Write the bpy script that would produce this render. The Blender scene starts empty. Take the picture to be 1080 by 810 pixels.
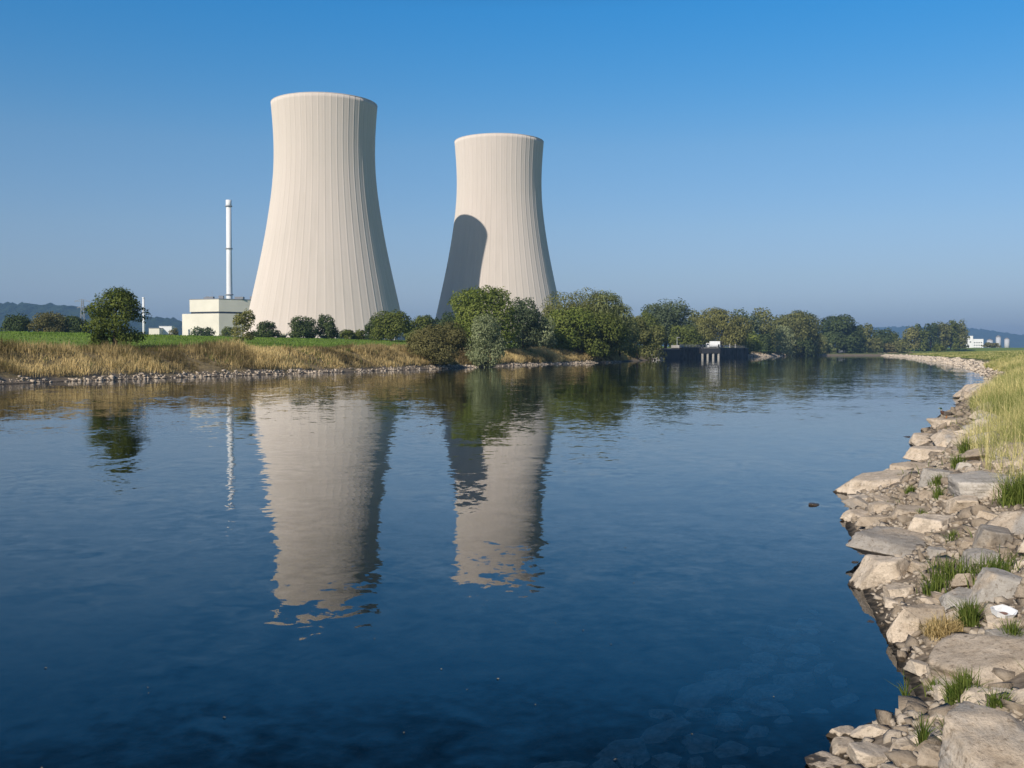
import bpy, bmesh, math, random
import numpy as np
from mathutils import Vector, Matrix

R = math.radians
rng = np.random.default_rng(7)
random.seed(7)
SC = bpy.context.scene
COL = SC.collection

# ------------------------------------------------------------------ camera
F = 1100.0                      # focal length in photo pixels (1080 wide)
HC = 3.0                        # eye height above the water
PITCH = math.atan(34.0 / F)
cam_d = bpy.data.cameras.new('camera')
cam_d.sensor_width = 36.0
cam_d.lens = 36.0 * F / 1080.0
cam_d.clip_start = 0.05
cam_d.clip_end = 40000
cam = bpy.data.objects.new('camera', cam_d)
COL.objects.link(cam)
cam.location = (0, 0, HC)
cam.rotation_euler = (R(90) - PITCH, 0, 0)
SC.camera = cam
CP, SP = math.cos(PITCH), math.sin(PITCH)


def at(px, py, Y):
    """world point seen at photo pixel (px,py) at distance Y along +Y"""
    u = (px - 540) / F
    v = (405 - py) / F
    dy = CP + v * SP
    dz = -SP + v * CP
    t = Y / dy
    return Vector((u * t, Y, HC + dz * t))


# ------------------------------------------------------------------ noise
def _hash(ix, iy, iz):
    n = (ix * 374761393 + iy * 668265263 + iz * 2147483647 * 3 + 1013904223) & 0xFFFFFFFF
    n = ((n ^ (n >> 13)) * 1274126177) & 0xFFFFFFFF
    n = ((n ^ (n >> 16)) * 2246822519) & 0xFFFFFFFF
    return ((n ^ (n >> 15)) & 0xFFFFFF) / float(0xFFFFFF)


def vnoise(x, y, z=None):
    x = np.asarray(x, float); y = np.asarray(y, float)
    z = np.zeros_like(x) if z is None else np.asarray(z, float)
    ix = np.floor(x).astype(np.int64); iy = np.floor(y).astype(np.int64); iz = np.floor(z).astype(np.int64)
    fx = x - ix; fy = y - iy; fz = z - iz
    fx = fx * fx * (3 - 2 * fx); fy = fy * fy * (3 - 2 * fy); fz = fz * fz * (3 - 2 * fz)
    r = 0
    for a in (0, 1):
        for b in (0, 1):
            for c in (0, 1):
                w = (fx if a else 1 - fx) * (fy if b else 1 - fy) * (fz if c else 1 - fz)
                r = r + w * _hash(ix + a, iy + b, iz + c)
    return r * 2 - 1


def fbm(x, y, z=None, o=4):
    r = 0; a = 1.0; s = 1.0; t = 0
    for k in range(o):
        zz = None if z is None else z * s + 7.3 * k
        r = r + a * vnoise(x * s + 17.1 * k, y * s - 9.7 * k, zz)
        t += a; a *= .5; s *= 2.03
    return r / t


# ------------------------------------------------------------------ river banks (water lines, metres)
def catmull(pts, step=2.0):
    P = np.array(pts, float)
    P = np.vstack([2 * P[0] - P[1], P, 2 * P[-1] - P[-2]])
    out = []
    for i in range(1, len(P) - 2):
        p0, p1, p2, p3 = P[i - 1], P[i], P[i + 1], P[i + 2]
        L = np.linalg.norm(p2 - p1)
        n = int(max(2, min(14, L / step)))
        for k in range(n):
            t = k / n
            out.append(.5 * ((2 * p1) + (-p0 + p2) * t + (2 * p0 - 5 * p1 + 4 * p2 - p3) * t * t + (-p0 + 3 * p1 - 3 * p2 + p3) * t ** 3))
    out.append(P[-2])
    return np.array(out)


NEAR = catmull([(-400, -9000), (-40, -1000), (-20, -200), (-9, -30), (-6, -4), (-4.0, 1.2), (-1.6, 4.0), (.9, 6.0),
                (2.1, 7.1), (2.75, 8.2), (3.55, 8.75), (3.7, 10.0), (4.5, 13.2), (5.35, 15.4), (5.7, 17.5), (7.5, 22.5), (9.2, 25.6), (10.7, 28), (14.2, 36.5),
                (20.8, 50), (31, 70), (43, 93), (54, 118), (72, 162), (107, 256), (178, 465), (224, 600), (268, 755),
                (305, 792), (420, 850), (900, 1080), (9000, 4200)], .7)
WALL_A, WALL_B = (57.0, 405.0), (125.0, 557.0)
FAR = catmull([(-900, -9000), (-130, -1000), (-110, -300), (-93, -60), (-74, 30), (-47.6, 97), (-37.5, 124), (-15.8, 175),
               (4.3, 236), (20, 272), (28, 290), (36, 318), (47, 365), (57, 405), (79.7, 455.7), (102.3, 506.3), (125, 557), (150, 620),
               (178, 690), (216, 790), (272, 862), (335, 905), (460, 962), (900, 1190), (9000, 4400)], 6)


def sdist(P, poly, land_right):
    """signed distance to polyline, positive on the land side"""
    A = poly[:-1]; B = poly[1:]; D = B - A; L2 = (D ** 2).sum(1)
    out = np.empty(len(P))
    for s in range(0, len(P), 20000):
        p = P[s:s + 20000]
        rel = p[:, None, :] - A[None]
        t = np.clip((rel * D[None]).sum(2) / L2[None], 0, 1)
        q = rel - t[..., None] * D[None]
        d2 = (q ** 2).sum(2)
        k = d2.argmin(1)
        ii = np.arange(len(p))
        d = np.sqrt(d2[ii, k])
        cr = D[k, 0] * rel[ii, k, 1] - D[k, 1] * rel[ii, k, 0]     # >0: left of the line
        sg = np.where(cr < 0, 1, -1) if land_right else np.where(cr > 0, 1, -1)
        out[s:s + 20000] = d * sg
    return out


def smooth(a, b, x):
    t = np.clip((x - a) / (b - a), 0, 1)
    return t * t * (3 - 2 * t)


def terrain(x, y):
    x = np.atleast_1d(np.asarray(x, float)); y = np.atleast_1d(np.asarray(y, float))
    P = np.stack([x, y], 1)
    dn = sdist(P, NEAR, True); df = sdist(P, FAR, False)
    rr = np.hypot(x, y)
    wob = np.clip(rr / 40, .25, 1)
    dn = dn + .5 * wob * fbm(x / 2.1, y / 2.1, o=2)
    onwall = smooth(395, 412, y) * (1 - smooth(552, 566, y)) * (x > 30) * (x < 160)
    df = df + (1 - onwall) * (1.1 * fbm(x / 7, y / 7, o=2) + .5 * fbm(x / 2.3 + 9, y / 2.3, o=2))
    zn = np.interp(dn, [0, .8, 2.5, 4.5, 10, 20, 40, 90, 160, 400], [0, .30, .85, 1.35, 1.9, 2.3, 2.9, 3.9, 4.3, 5.0])
    zn = zn + np.clip(dn, 0, 3) * .035 * fbm(x * 1.2, y * 1.2, o=3) + np.clip(dn / 40, 0, 1) * .5 * fbm(x / 60, y / 60, o=2)
    zf = np.interp(df, [0, .8, 1.6, 7.0, 22, 60, 100, 130], [0, .34, .75, 3.0, 3.7, 6.0, 7.4, 7.6])
    zf = zf + np.clip(df / 8, 0, 1) * (.18 * fbm(x / 5, y / 5, o=3)) + np.clip(df / 60, 0, 1) * .4 * fbm(x / 70, y / 70, o=2)
    zf = np.where(onwall > .01, np.maximum(zf, onwall * (4.5 * smooth(2, 7, df)) + (1 - onwall) * zf), zf)
    rd = np.minimum(-dn, -df)
    depth = np.interp(rd, [0, 1, 3, 6, 12, 25], [0, .10, .28, .75, 2.6, 4.5])
    z = np.where(dn > 0, zn, np.where(df > 0, zf, -depth + .05 * fbm(x * .8, y * .8, o=2) * np.clip(rd, 0, 1)))
    return z, dn, df


def tz(x, y):
    return float(terrain([x], [y])[0][0])


def on_ground(px, py, dz=0.0):
    """walk the photo ray of a pixel until it meets the ground (or the water)"""
    u = (px - 540) / F; v = (405 - py) / F
    dy = CP + v * SP; dzr = -SP + v * CP
    Ys = np.geomspace(4.5, 1200, 1500)
    t = Ys / dy
    X = u * t; Z = HC + dzr * t
    g = np.maximum(terrain(X, Ys)[0], -.01) + dz
    k = int(np.argmax(Z <= g))
    return Vector((X[k], Ys[k], g[k]))


# ------------------------------------------------------------------ object helpers
def tag(o, label=None, cat=None, group=None, kind=None):
    if label: o['label'] = label
    if cat: o['category'] = cat
    if group: o['group'] = group
    if kind: o['kind'] = kind
    return o


def empty(name, loc, rz=0, label=None, cat=None, group=None):
    o = bpy.data.objects.new(name, None)
    COL.objects.link(o)
    o.location = loc; o.rotation_euler = (0, 0, rz)
    o.empty_display_size = .2
    return tag(o, label, cat, group)


def link(name, me, mat=None, parent=None):
    o = bpy.data.objects.new(name, me)
    if mat is not None:
        for m in (mat if isinstance(mat, (list, tuple)) else [mat]):
            me.materials.append(m)
    COL.objects.link(o)
    if parent: o.parent = parent
    return o


def mesh_arrays(name, V, Q, tint=None, smooth_=False):
    V = np.asarray(V, np.float32); Q = np.asarray(Q, np.int32)
    me = bpy.data.meshes.new(name)
    k = Q.shape[1]
    me.vertices.add(len(V)); me.vertices.foreach_set('co', V.ravel())
    me.loops.add(Q.size); me.loops.foreach_set('vertex_index', Q.ravel())
    me.polygons.add(len(Q)); me.polygons.foreach_set('loop_start', np.arange(0, Q.size, k, dtype=np.int32))
    if smooth_:
        me.polygons.foreach_set('use_smooth', np.ones(len(Q), bool))
    if tint is not None:
        a = me.attributes.new('tint', 'FLOAT', 'FACE')
        a.data.foreach_set('value', np.asarray(tint, np.float32))
    me.update(calc_edges=True)
    return me


class MB:
    """collects boxes, bars and tubes; build() links them as one mesh object"""
    def __init__(s): s.bm = bmesh.new()

    def box(s, c, d, rot=None, bev=0):
        M = Matrix.Translation(c) @ (rot.to_4x4() if rot else Matrix.Identity(4)) @ Matrix.Diagonal((d[0], d[1], d[2], 1))
        r = bmesh.ops.create_cube(s.bm, size=1, matrix=M)
        if bev:
            es = list({e for v in r['verts'] for e in v.link_edges})
            bmesh.ops.bevel(s.bm, geom=es, offset=bev, segments=1, affect='EDGES')
        return s

    def tube(s, a, b, r0, r1=None, n=10):
        a = Vector(a); b = Vector(b); r1 = r0 if r1 is None else r1
        q = (b - a).to_track_quat('Z', 'Y').to_matrix().to_4x4()
        M = Matrix.Translation((a + b) / 2) @ q
        bmesh.ops.create_cone(s.bm, cap_ends=True, segments=n, radius1=r0, radius2=r1, depth=(b - a).length, matrix=M)
        return s

    def lathe(s, prof, n=32, c=(0, 0, 0)):
        rows = []
        for (r, z) in prof:
            rows.append([s.bm.verts.new((c[0] + r * math.cos(2 * math.pi * k / n), c[1] + r * math.sin(2 * math.pi * k / n), c[2] + z)) for k in range(n)])
        for a, b in zip(rows, rows[1:]):
            for k in range(n):
                f = s.bm.faces.new((a[k], a[(k + 1) % n], b[(k + 1) % n], b[k])); f.smooth = True
        s.bm.faces.new(rows[0][::-1]); s.bm.faces.new(rows[-1])
        return s

    def poly(s, pts, h, z=0, axis=None):
        lo = [s.bm.verts.new((p[0], p[1], z)) for p in pts]
        hi = [s.bm.verts.new((p[0], p[1], z + h)) for p in pts]
        n = len(pts)
        s.bm.faces.new(lo[::-1]); s.bm.faces.new(hi)
        for k in range(n):
            s.bm.faces.new((lo[k], lo[(k + 1) % n], hi[(k + 1) % n], hi[k]))
        return s

    def build(s, name, mat, parent=None):
        bmesh.ops.recalc_face_normals(s.bm, faces=s.bm.faces)
        me = bpy.data.meshes.new(name); s.bm.to_mesh(me); s.bm.free()
        return link(name, me, mat, parent)


# ------------------------------------------------------------------ materials
def mat_new(name):
    m = bpy.data.materials.new(name); m.use_nodes = True
    m.node_tree.nodes.clear()
    return m, m.node_tree


class NT:
    def __init__(s, nt): s.nt = nt

    def n(s, t, **kw):
        nd = s.nt.nodes.new(t)
        for k, v in kw.items(): setattr(nd, k, v)
        return nd

    def l(s, a, b): s.nt.links.new(a, b)

    def setin(s, nd, key, v):
        if isinstance(v, bpy.types.NodeSocket): s.l(v, nd.inputs[key])
        else: nd.inputs[key].default_value = v

    def math(s, op, a, b=0.0, clamp=False):
        m = s.n('ShaderNodeMath', operation=op, use_clamp=clamp)
        s.setin(m, 0, a); s.setin(m, 1, b)
        return m.outputs[0]

    def noise(s, scale, detail=4, vec=None, rough=.55, dist=0.0, out='Fac'):
        nz = s.n('ShaderNodeTexNoise')
        nz.inputs['Scale'].default_value = scale; nz.inputs['Detail'].default_value = detail
        nz.inputs['Roughness'].default_value = rough; nz.inputs['Distortion'].default_value = dist
        if vec is not None: s.l(vec, nz.inputs['Vector'])
        return nz.outputs[out]

    def ramp(s, v, stops):
        r = s.n('ShaderNodeValToRGB')
        el = r.color_ramp.elements
        while len(el) < len(stops): el.new(.5)
        for e, (p, c) in zip(el, stops):
            e.position = p
            e.color = (c, c, c, 1) if isinstance(c, (int, float)) else (*c, 1)
        s.l(v, r.inputs[0])
        return r.outputs[0]

    def mix(s, f, a, b, mode='MIX'):
        m = s.n('ShaderNodeMix', data_type='RGBA', blend_type=mode)
        s.setin(m, 0, f)
        for i, v in ((6, a), (7, b)):
            s.setin(m, i, v if isinstance(v, bpy.types.NodeSocket) else (*v, 1))
        return m.outputs[2]

    def pos(s): return s.n('ShaderNodeNewGeometry').outputs['Position']

    def obj(s): return s.n('ShaderNodeTexCoord').outputs['Object']

    def mapping(s, vec, sc):
        m = s.n('ShaderNodeMapping'); m.inputs['Scale'].default_value = sc
        s.l(vec, m.inputs['Vector']); return m.outputs[0]

    def out(s, col, rough=.8, bump=None, bdist=.02, bstr=1.0, spec=.3, metal=0.0, drough=0.0):
        p = s.n('ShaderNodeBsdfPrincipled')
        s.setin(p, 'Base Color', col if isinstance(col, bpy.types.NodeSocket) else (*col, 1))
        s.setin(p, 'Roughness', rough)
        p.inputs['Specular IOR Level'].default_value = spec
        p.inputs['Diffuse Roughness'].default_value = drough
        p.inputs['Metallic'].default_value = metal
        if bump is not None:
            b = s.n('ShaderNodeBump'); b.inputs['Distance'].default_value = bdist; b.inputs['Strength'].default_value = bstr
            s.l(bump, b.inputs['Height']); s.l(b.outputs[0], p.inputs['Normal'])
        o = s.n('ShaderNodeOutputMaterial'); s.l(p.outputs[0], o.inputs[0])
        return p


def simple(name, c, rough=.6, var=.12, scale=1.5, spec=.3, metal=0.0):
    m, nt = mat_new(name); N = NT(nt)
    f = N.noise(scale, 5, N.obj())
    c2 = tuple(x * (1 - var * 2.2) for x in c)
    N.out(N.mix(N.ramp(f, [(.35, 0.0), (.65, 1.0)]), c2, c), rough, spec=spec, metal=metal)
    return m


def foliage_mat(name, a, b, trans=.28):
    m, nt = mat_new(name); N = NT(nt)
    t = N.n('ShaderNodeAttribute', attribute_name='tint').outputs['Fac']
    c = N.mix(t, a, b)
    d = N.n('ShaderNodeBsdfDiffuse'); N.l(c, d.inputs[0])
    tr = N.n('ShaderNodeBsdfTranslucent')
    N.l(N.mix(.5, c, (b[0] * 1.1, b[1] * 1.25, b[2] * .6)), tr.inputs[0])
    mx = N.n('ShaderNodeMixShader'); mx.inputs[0].default_value = trans
    N.l(d.outputs[0], mx.inputs[1]); N.l(tr.outputs[0], mx.inputs[2])
    o = N.n('ShaderNodeOutputMaterial'); N.l(mx.outputs[0], o.inputs[0])
    return m


# ground
def ground_mat():
    m, nt = mat_new('bank_ground'); N = NT(nt)
    P = N.pos()
    an = lambda k: N.n('ShaderNodeAttribute', attribute_name=k).outputs['Fac']
    dn, df = an('dn'), an('df')
    nz = N.noise(.35, 5, P); nz2 = N.noise(2.2, 6, P); nzb = N.noise(.05, 4, P); fine = N.noise(9, 5, P)
    streak = N.noise(.8, 5, N.mapping(P, (.12, .5, 1)))
    meadow = N.mix(N.ramp(streak, [(.3, 0.0), (.7, 1.0)]), (.120, .190, .030), (.175, .250, .050))
    meadow = N.mix(N.ramp(nzb, [(.4, 0.0), (.75, .55)]), meadow, (.22, .24, .075))
    meadow = N.mix(N.ramp(nz2, [(.45, 0.0), (.8, .5)]), meadow, (.11, .16, .035))
    straw = N.mix(N.ramp(nz2, [(.3, 0.0), (.7, 1.0)]), (.11, .085, .045), (.32, .24, .12))
    stone = N.mix(N.ramp(fine, [(.3, 0.0), (.7, 1.0)]), (.12, .095, .068), (.27, .215, .16))
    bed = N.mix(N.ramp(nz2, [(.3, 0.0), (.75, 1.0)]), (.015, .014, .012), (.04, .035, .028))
    # far bank: stone strip, straw, meadow
    d2 = N.math('ADD', df, N.math('MULTIPLY', N.math('SUBTRACT', nz, .5), 6.0))
    far = N.mix(N.ramp(N.math('DIVIDE', d2, 40.0), [(.015, 0.0), (.04, 1.0)]), stone, straw)
    far = N.mix(N.ramp(N.math('DIVIDE', d2, 40.0), [(.22, 0.0), (.36, 1.0)]), far, meadow)
    # near bank
    d3 = N.math('ADD', dn, N.math('MULTIPLY', N.math('SUBTRACT', nz2, .5), 2.5))
    nm = N.mix(N.ramp(streak, [(.35, 0.0), (.65, 1.0)]), (.06, .10, .022), (.17, .155, .06))
    nm2 = N.mix(N.ramp(N.math('DIVIDE', dn, 100.0), [(.25, 0.0), (.5, 1.0)]), nm, meadow)
    near = N.mix(N.ramp(N.math('DIVIDE', d3, 10.0), [(.25, 0.0), (.5, 1.0)]), stone, nm2)
    land = N.mix(N.math('GREATER_THAN', df, 0.0), near, far)
    sep = N.n('ShaderNodeSeparateXYZ'); N.l(P, sep.inputs[0])
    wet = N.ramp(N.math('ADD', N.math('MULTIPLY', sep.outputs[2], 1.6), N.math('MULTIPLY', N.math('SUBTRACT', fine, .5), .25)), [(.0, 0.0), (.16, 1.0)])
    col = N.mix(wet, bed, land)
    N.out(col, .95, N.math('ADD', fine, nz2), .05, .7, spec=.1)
    return m


def rock_mat(name='sandstone', grey=.4, dark=1.0):
    m, nt = mat_new(name); N = NT(nt)
    P = N.pos(); O = N.obj()
    oi = N.n('ShaderNodeObjectInfo').outputs['Random']
    big = N.noise(1.6, 5, P, dist=.4); mid = N.noise(6, 6, P); fine = N.noise(55, 5, P, rough=.7); sp = N.noise(22, 3, P)
    tan = N.mix(N.ramp(mid, [(.3, 0.0), (.7, 1.0)]), (.45 * dark, .355 * dark, .255 * dark), (.68 * dark, .57 * dark, .445 * dark))
    gr = N.mix(N.ramp(mid, [(.3, 0.0), (.7, 1.0)]), (.30 * dark, .278 * dark, .246 * dark), (.50 * dark, .465 * dark, .415 * dark))
    oc = N.n('ShaderNodeSeparateColor'); N.l(N.nt.nodes[-2].outputs['Color'] if False else N.n('ShaderNodeObjectInfo').outputs['Color'], oc.inputs[0])
    g = N.math('ADD', N.math('MULTIPLY', N.math('SUBTRACT', oc.outputs[0], .5), .5), big)
    c = N.mix(N.ramp(g, [(.62 - grey * .3, 0.0), (.72 - grey * .25, 1.0)]), tan, gr)
    c = N.mix(N.ramp(sp, [(.56, 0.0), (.70, .7)]), c, (.12, .09, .06))
    c = N.mix(N.ramp(fine, [(.3, .35), (.6, 0.0)]), c, (.15, .115, .08))
    c = N.mix(N.ramp(oi, [(0.0, .5), (.5, 0.0)]), c, (.20, .155, .11))
    c = N.mix(N.ramp(oi, [(.62, 0.0), (1.0, .45)]), c, (.62, .54, .44))
    c = N.mix(N.ramp(N.noise(2.6, 6, P, rough=.7, dist=1.2), [(.52, 0.0), (.68, .55)]), c, (.20, .165, .125))
    sep = N.n('ShaderNodeSeparateXYZ'); N.l(P, sep.inputs[0])
    h = N.math('ADD', sep.outputs[2], N.math('MULTIPLY', N.math('SUBTRACT', mid, .5), .22))
    wet = N.ramp(h, [(.024, 1.0), (.038, 0.0)])
    c = N.mix(wet, c, (.062, .046, .030))
    rough = N.math('SUBTRACT', .9, N.math('MULTIPLY', wet, .45))
    N.out(c, rough, N.math('ADD', N.math('MULTIPLY', fine, .35), mid), .035, 1.0, spec=.2)
    return m


def water_mat():
    m, nt = mat_new('river_water'); N = NT(nt)
    P = N.pos()

    def vec(scale, amp, detail=2, dist=0.0, sc=(1, 1, 1), mask=None, rough=.5):
        c = N.noise(scale, detail, N.mapping(P, sc), rough=rough, dist=dist, out='Color')
        s = N.n('ShaderNodeVectorMath', operation='SUBTRACT'); N.l(c, s.inputs[0]); s.inputs[1].default_value = (.5, .5, .5)
        k = N.n('ShaderNodeVectorMath', operation='MULTIPLY'); N.l(s.outputs[0], k.inputs[0]); k.inputs[1].default_value = (amp, amp, 0)
        if mask is not None:
            q = N.n('ShaderNodeVectorMath', operation='SCALE'); N.l(k.outputs[0], q.inputs[0]); N.l(mask, q.inputs['Scale'])
            return q.outputs[0]
        return k.outputs[0]

    patch = N.ramp(N.noise(.055, 4, N.mapping(P, (.8, 1.4, 1)), dist=.8), [(.36, .25), (.52, .8), (.68, 2.0)])
    patch2 = N.ramp(N.noise(.16, 4, P, dist=1.2), [(.42, .3), (.62, 1.7)])
    vs = [vec(.16, .016, 2, .8), vec(.75, .030, 2, 1.6, mask=patch), vec(2.6, .056, 3, .8, mask=patch2), vec(9, .030, 2, mask=patch)]
    eddy = N.ramp(N.noise(.045, 3, P, dist=.6), [(.5, 0.0), (.66, 1.0)])
    vs.append(vec(.42, .085, 4, 3.2, sc=(.8, 1.5, 1), mask=eddy))
    a = vs[0]
    for b in vs[1:]:
        s = N.n('ShaderNodeVectorMath', operation='ADD'); N.l(a, s.inputs[0]); N.l(b, s.inputs[1]); a = s.outputs[0]
    s = N.n('ShaderNodeVectorMath', operation='ADD'); N.l(a, s.inputs[0]); s.inputs[1].default_value = (0, 0, 1)
    nn = N.n('ShaderNodeVectorMath', operation='NORMALIZE'); N.l(s.outputs[0], nn.inputs[0])
    fr = N.n('ShaderNodeFresnel'); fr.inputs['IOR'].default_value = 1.34; N.l(nn.outputs[0], fr.inputs['Normal'])
    gl = N.n('ShaderNodeBsdfGlossy'); gl.inputs['Roughness'].default_value = .015; gl.inputs['Color'].default_value = (.97, .985, 1, 1)
    N.l(nn.outputs[0], gl.inputs['Normal'])
    tr = N.n('ShaderNodeBsdfTransparent'); tr.inputs[0].default_value = (1, 1, 1, 1)
    mx = N.n('ShaderNodeMixShader'); N.l(fr.outputs[0], mx.inputs[0]); N.l(tr.outputs[0], mx.inputs[1]); N.l(gl.outputs[0], mx.inputs[2])
    o = N.n('ShaderNodeOutputMaterial'); N.l(mx.outputs[0], o.inputs[0])
    va = N.n('ShaderNodeVolumeAbsorption'); va.inputs[0].default_value = (.58, .50, .38, 1); va.inputs[1].default_value = .19
    N.l(va.outputs[0], o.inputs['Volume'])
    return m


def concrete_mat():
    m, nt = mat_new('tower_concrete'); N = NT(nt)
    O = N.obj()
    sep = N.n('ShaderNodeSeparateXYZ'); N.l(O, sep.inputs[0])
    ang = N.math('ARCTAN2', sep.outputs[1], sep.outputs[0])
    cmb = N.n('ShaderNodeCombineXYZ')
    N.l(N.math('MULTIPLY', ang, 40.0), cmb.inputs[0]); N.l(N.math('MULTIPLY', sep.outputs[2], .012), cmb.inputs[2])
    st = N.noise(1.0, 4, cmb.outputs[0], rough=.6)
    cl = N.noise(.03, 4, O)
    cm2 = N.n('ShaderNodeCombineXYZ')
    N.l(N.math('MULTIPLY', ang, 9.0), cm2.inputs[0]); N.l(N.math('MULTIPLY', sep.outputs[2], .02), cm2.inputs[2])
    stain = N.noise(1.0, 6, cm2.outputs[0], rough=.7)
    ring = N.n('ShaderNodeTexWave', wave_type='BANDS', bands_direction='Z'); ring.inputs['Scale'].default_value = .22
    N.l(O, ring.inputs[0])
    c = N.mix(N.ramp(st, [(.3, 0.0), (.7, 1.0)]), (.640, .562, .498), (.678, .600, .535))
    c = N.mix(N.ramp(cl, [(.35, .0), (.75, .3)]), c, (.58, .53, .46))
    c = N.mix(N.ramp(stain, [(.48, 0.0), (.75, .38)]), c, (.50, .44, .38))
    c = N.mix(N.math('MULTIPLY', ring.outputs[1], .05), c, (.40, .36, .31))
    N.out(c, .9, spec=.08, drough=.6)
    return m


M = {}
M['ground'] = ground_mat()
M['rock'] = rock_mat()
M['rock_far'] = rock_mat('pale_bank_stone', .0, 1.0)
M['rubble'] = rock_mat('gap_shade_rubble', .3, .66)  # brown rock, darkened to paint shade into the gaps between pale stones
M['wet'] = simple('wet_dark_stone', (.075, .056, .04), .45, .25, 6, spec=.4)
M['sunken'] = simple('algae_stone', (.58, .43, .28), .9, .2, 4)
M['water'] = water_mat()
M['concrete'] = concrete_mat()
M['white'] = simple('white_paint', (.78, .78, .77), .5, .04)
M['cream'] = simple('cream_cladding', (.76, .71, .585), .7, .05, .05)
M['silo'] = simple('pale_silo_paint', (.45, .46, .48), .7, .05)
M['dark'] = simple('dark_steel', (.035, .038, .045), .6, .2)
M['steel'] = simple('galvanised_steel', (.33, .34, .35), .5, .1)
M['pile'] = simple('sheet_pile_steel', (.062, .066, .070), .65, .4, .35)
M['cap'] = simple('pale_concrete', (.36, .34, .30), .85, .15, .6)
M['glass'] = simple('dark_glass', (.03, .04, .05), .1, .05, spec=.6)
M['rubber'] = simple('black_rubber', (.02, .02, .02), .8, .1)
M['bark'] = simple('grey_brown_bark', (.075, .055, .04), .9, .25, 3)
M['roofgrey'] = simple('grey_roof', (.25, .25, .26), .8, .1)
M['hill'] = None

# ------------------------------------------------------------------ world, sun, haze
SUN_AZ, SUN_EL = 216.0, 30.5
w = bpy.data.worlds.new('World'); SC.world = w; w.use_nodes = True
nt = w.node_tree; nt.nodes.clear(); N = NT(nt)
sky = N.n('ShaderNodeTexSky', sky_type='NISHITA', sun_disc=False)
sky.sun_elevation = R(SUN_EL); sky.sun_rotation = R(SUN_AZ)
sky.altitude = 100; sky.air_density = 1.0; sky.dust_density = .8; sky.ozone_density = 4.0
hsv = N.n('ShaderNodeHueSaturation'); hsv.inputs['Saturation'].default_value = 1.36
bg = N.n('ShaderNodeBackground'); bg.inputs[1].default_value = .098
N.l(sky.outputs[0], hsv.inputs['Color'])
sz = N.n('ShaderNodeSeparateXYZ'); N.l(N.n('ShaderNodeTexCoord').outputs['Generated'], sz.inputs[0])
grade = N.ramp(sz.outputs[2], [(0.0, (.60, .60, .94)), (.035, (.74, .715, .965)), (.07, (.99, .83, .92)), (.115, (1.33, .98, .95)), (.19, (1.72, 1.16, 1.03)), (.31, (1.17, 1.29, 1.25)), (.39, (.54, .55, .52)), (.5, (.40, .45, .46)), (.7, (.46, .54, .62)), (1.0, (.55, .68, .85))])
N.l(N.mix(1.0, hsv.outputs[0], grade, 'MULTIPLY'), bg.inputs[0])
o = N.n('ShaderNodeOutputWorld'); N.l(bg.outputs[0], o.inputs[0])

sd = bpy.data.lights.new('sun', 'SUN'); sd.energy = 4.6; sd.angle = R(.53); sd.color = (1.0, .93, .83)
so = bpy.data.objects.new('sun', sd); COL.objects.link(so)
sv = Vector((math.sin(R(SUN_AZ)) * math.cos(R(SUN_EL)), math.cos(R(SUN_AZ)) * math.cos(R(SUN_EL)), math.sin(R(SUN_EL))))
so.rotation_euler = sv.to_track_quat('Z', 'Y').to_euler()
so.location = sv * 300

HAZE = True
if HAZE:
    m, hn = mat_new('air_haze'); H = NT(hn)
    v = H.n('ShaderNodeVolumePrincipled'); v.inputs['Color'].default_value = (.36, .63, 1, 1)
    v.inputs['Density'].default_value = .000128; v.inputs['Anisotropy'].default_value = .1
    ho = H.n('ShaderNodeOutputMaterial'); H.l(v.outputs[0], ho.inputs['Volume'])
    hz = MB().box((0, 0, (220 - 12) / 2), (19000, 19000, 232)).build('haze', m)
    tag(hz, 'thin blue autumn haze in the air over the valley', 'haze', kind='stuff')

# ------------------------------------------------------------------ ground and water
rings = np.concatenate([np.geomspace(.3, 6, 50)[:-1], np.geomspace(6, 80, 200)[:-1], np.geomspace(80, 900, 330)[:-1], np.geomspace(900, 9000, 60)])
angs = np.concatenate([np.arange(-32, 32, .16), np.arange(32, 328, 2.5)])
A, Rr = np.meshgrid(np.radians(angs), rings)
gx, gy = (Rr * np.sin(A)).ravel(), (Rr * np.cos(A)).ravel()
gz, gdn, gdf = terrain(gx, gy)
na, nr = len(angs), len(rings)
V = np.vstack([np.stack([gx, gy, gz], 1), [[0, 0, gz[:na].mean()]]])
ii, jj = np.meshgrid(np.arange(nr - 1), np.arange(na), indexing='ij')
a = (ii * na + jj).ravel(); b = (ii * na + (jj + 1) % na).ravel()
Q = np.stack([a, a + na, b + na, b], 1)
me = mesh_arrays('ground', V, Q, smooth_=True)
for key, val in (('dn', gdn), ('df', gdf)):
    at_ = me.attributes.new(key, 'FLOAT', 'POINT')
    at_.data.foreach_set('value', np.append(val, 0).astype(np.float32))
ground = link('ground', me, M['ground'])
tag(ground, 'grassy river banks and meadows with the stony bed', kind='structure')

wv = [(-1600, -1500, 0), (1600, -1500, 0), (1600, 1700, 0), (-1600, 1700, 0)]
wv = wv + [(x, y, -8) for x, y, z in wv]
river = link('river_water', mesh_arrays('river_water', wv, [(0, 1, 2, 3), (7, 6, 5, 4), (0, 4, 5, 1), (1, 5, 6, 2), (2, 6, 7, 3), (3, 7, 4, 0)]), M['water'])
tag(river, 'calm dark blue river mirroring the two towers', kind='structure')

# hills
def hill_mat(name, c1, c2):
    m, nt = mat_new(name); N = NT(nt)
    f = N.noise(.012, 7, N.pos(), rough=.7)
    N.out(N.mix(N.ramp(f, [(.35, 0.0), (.65, 1.0)]), c1, c2), .95, f, 25, .8, spec=.05)
    return m


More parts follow.
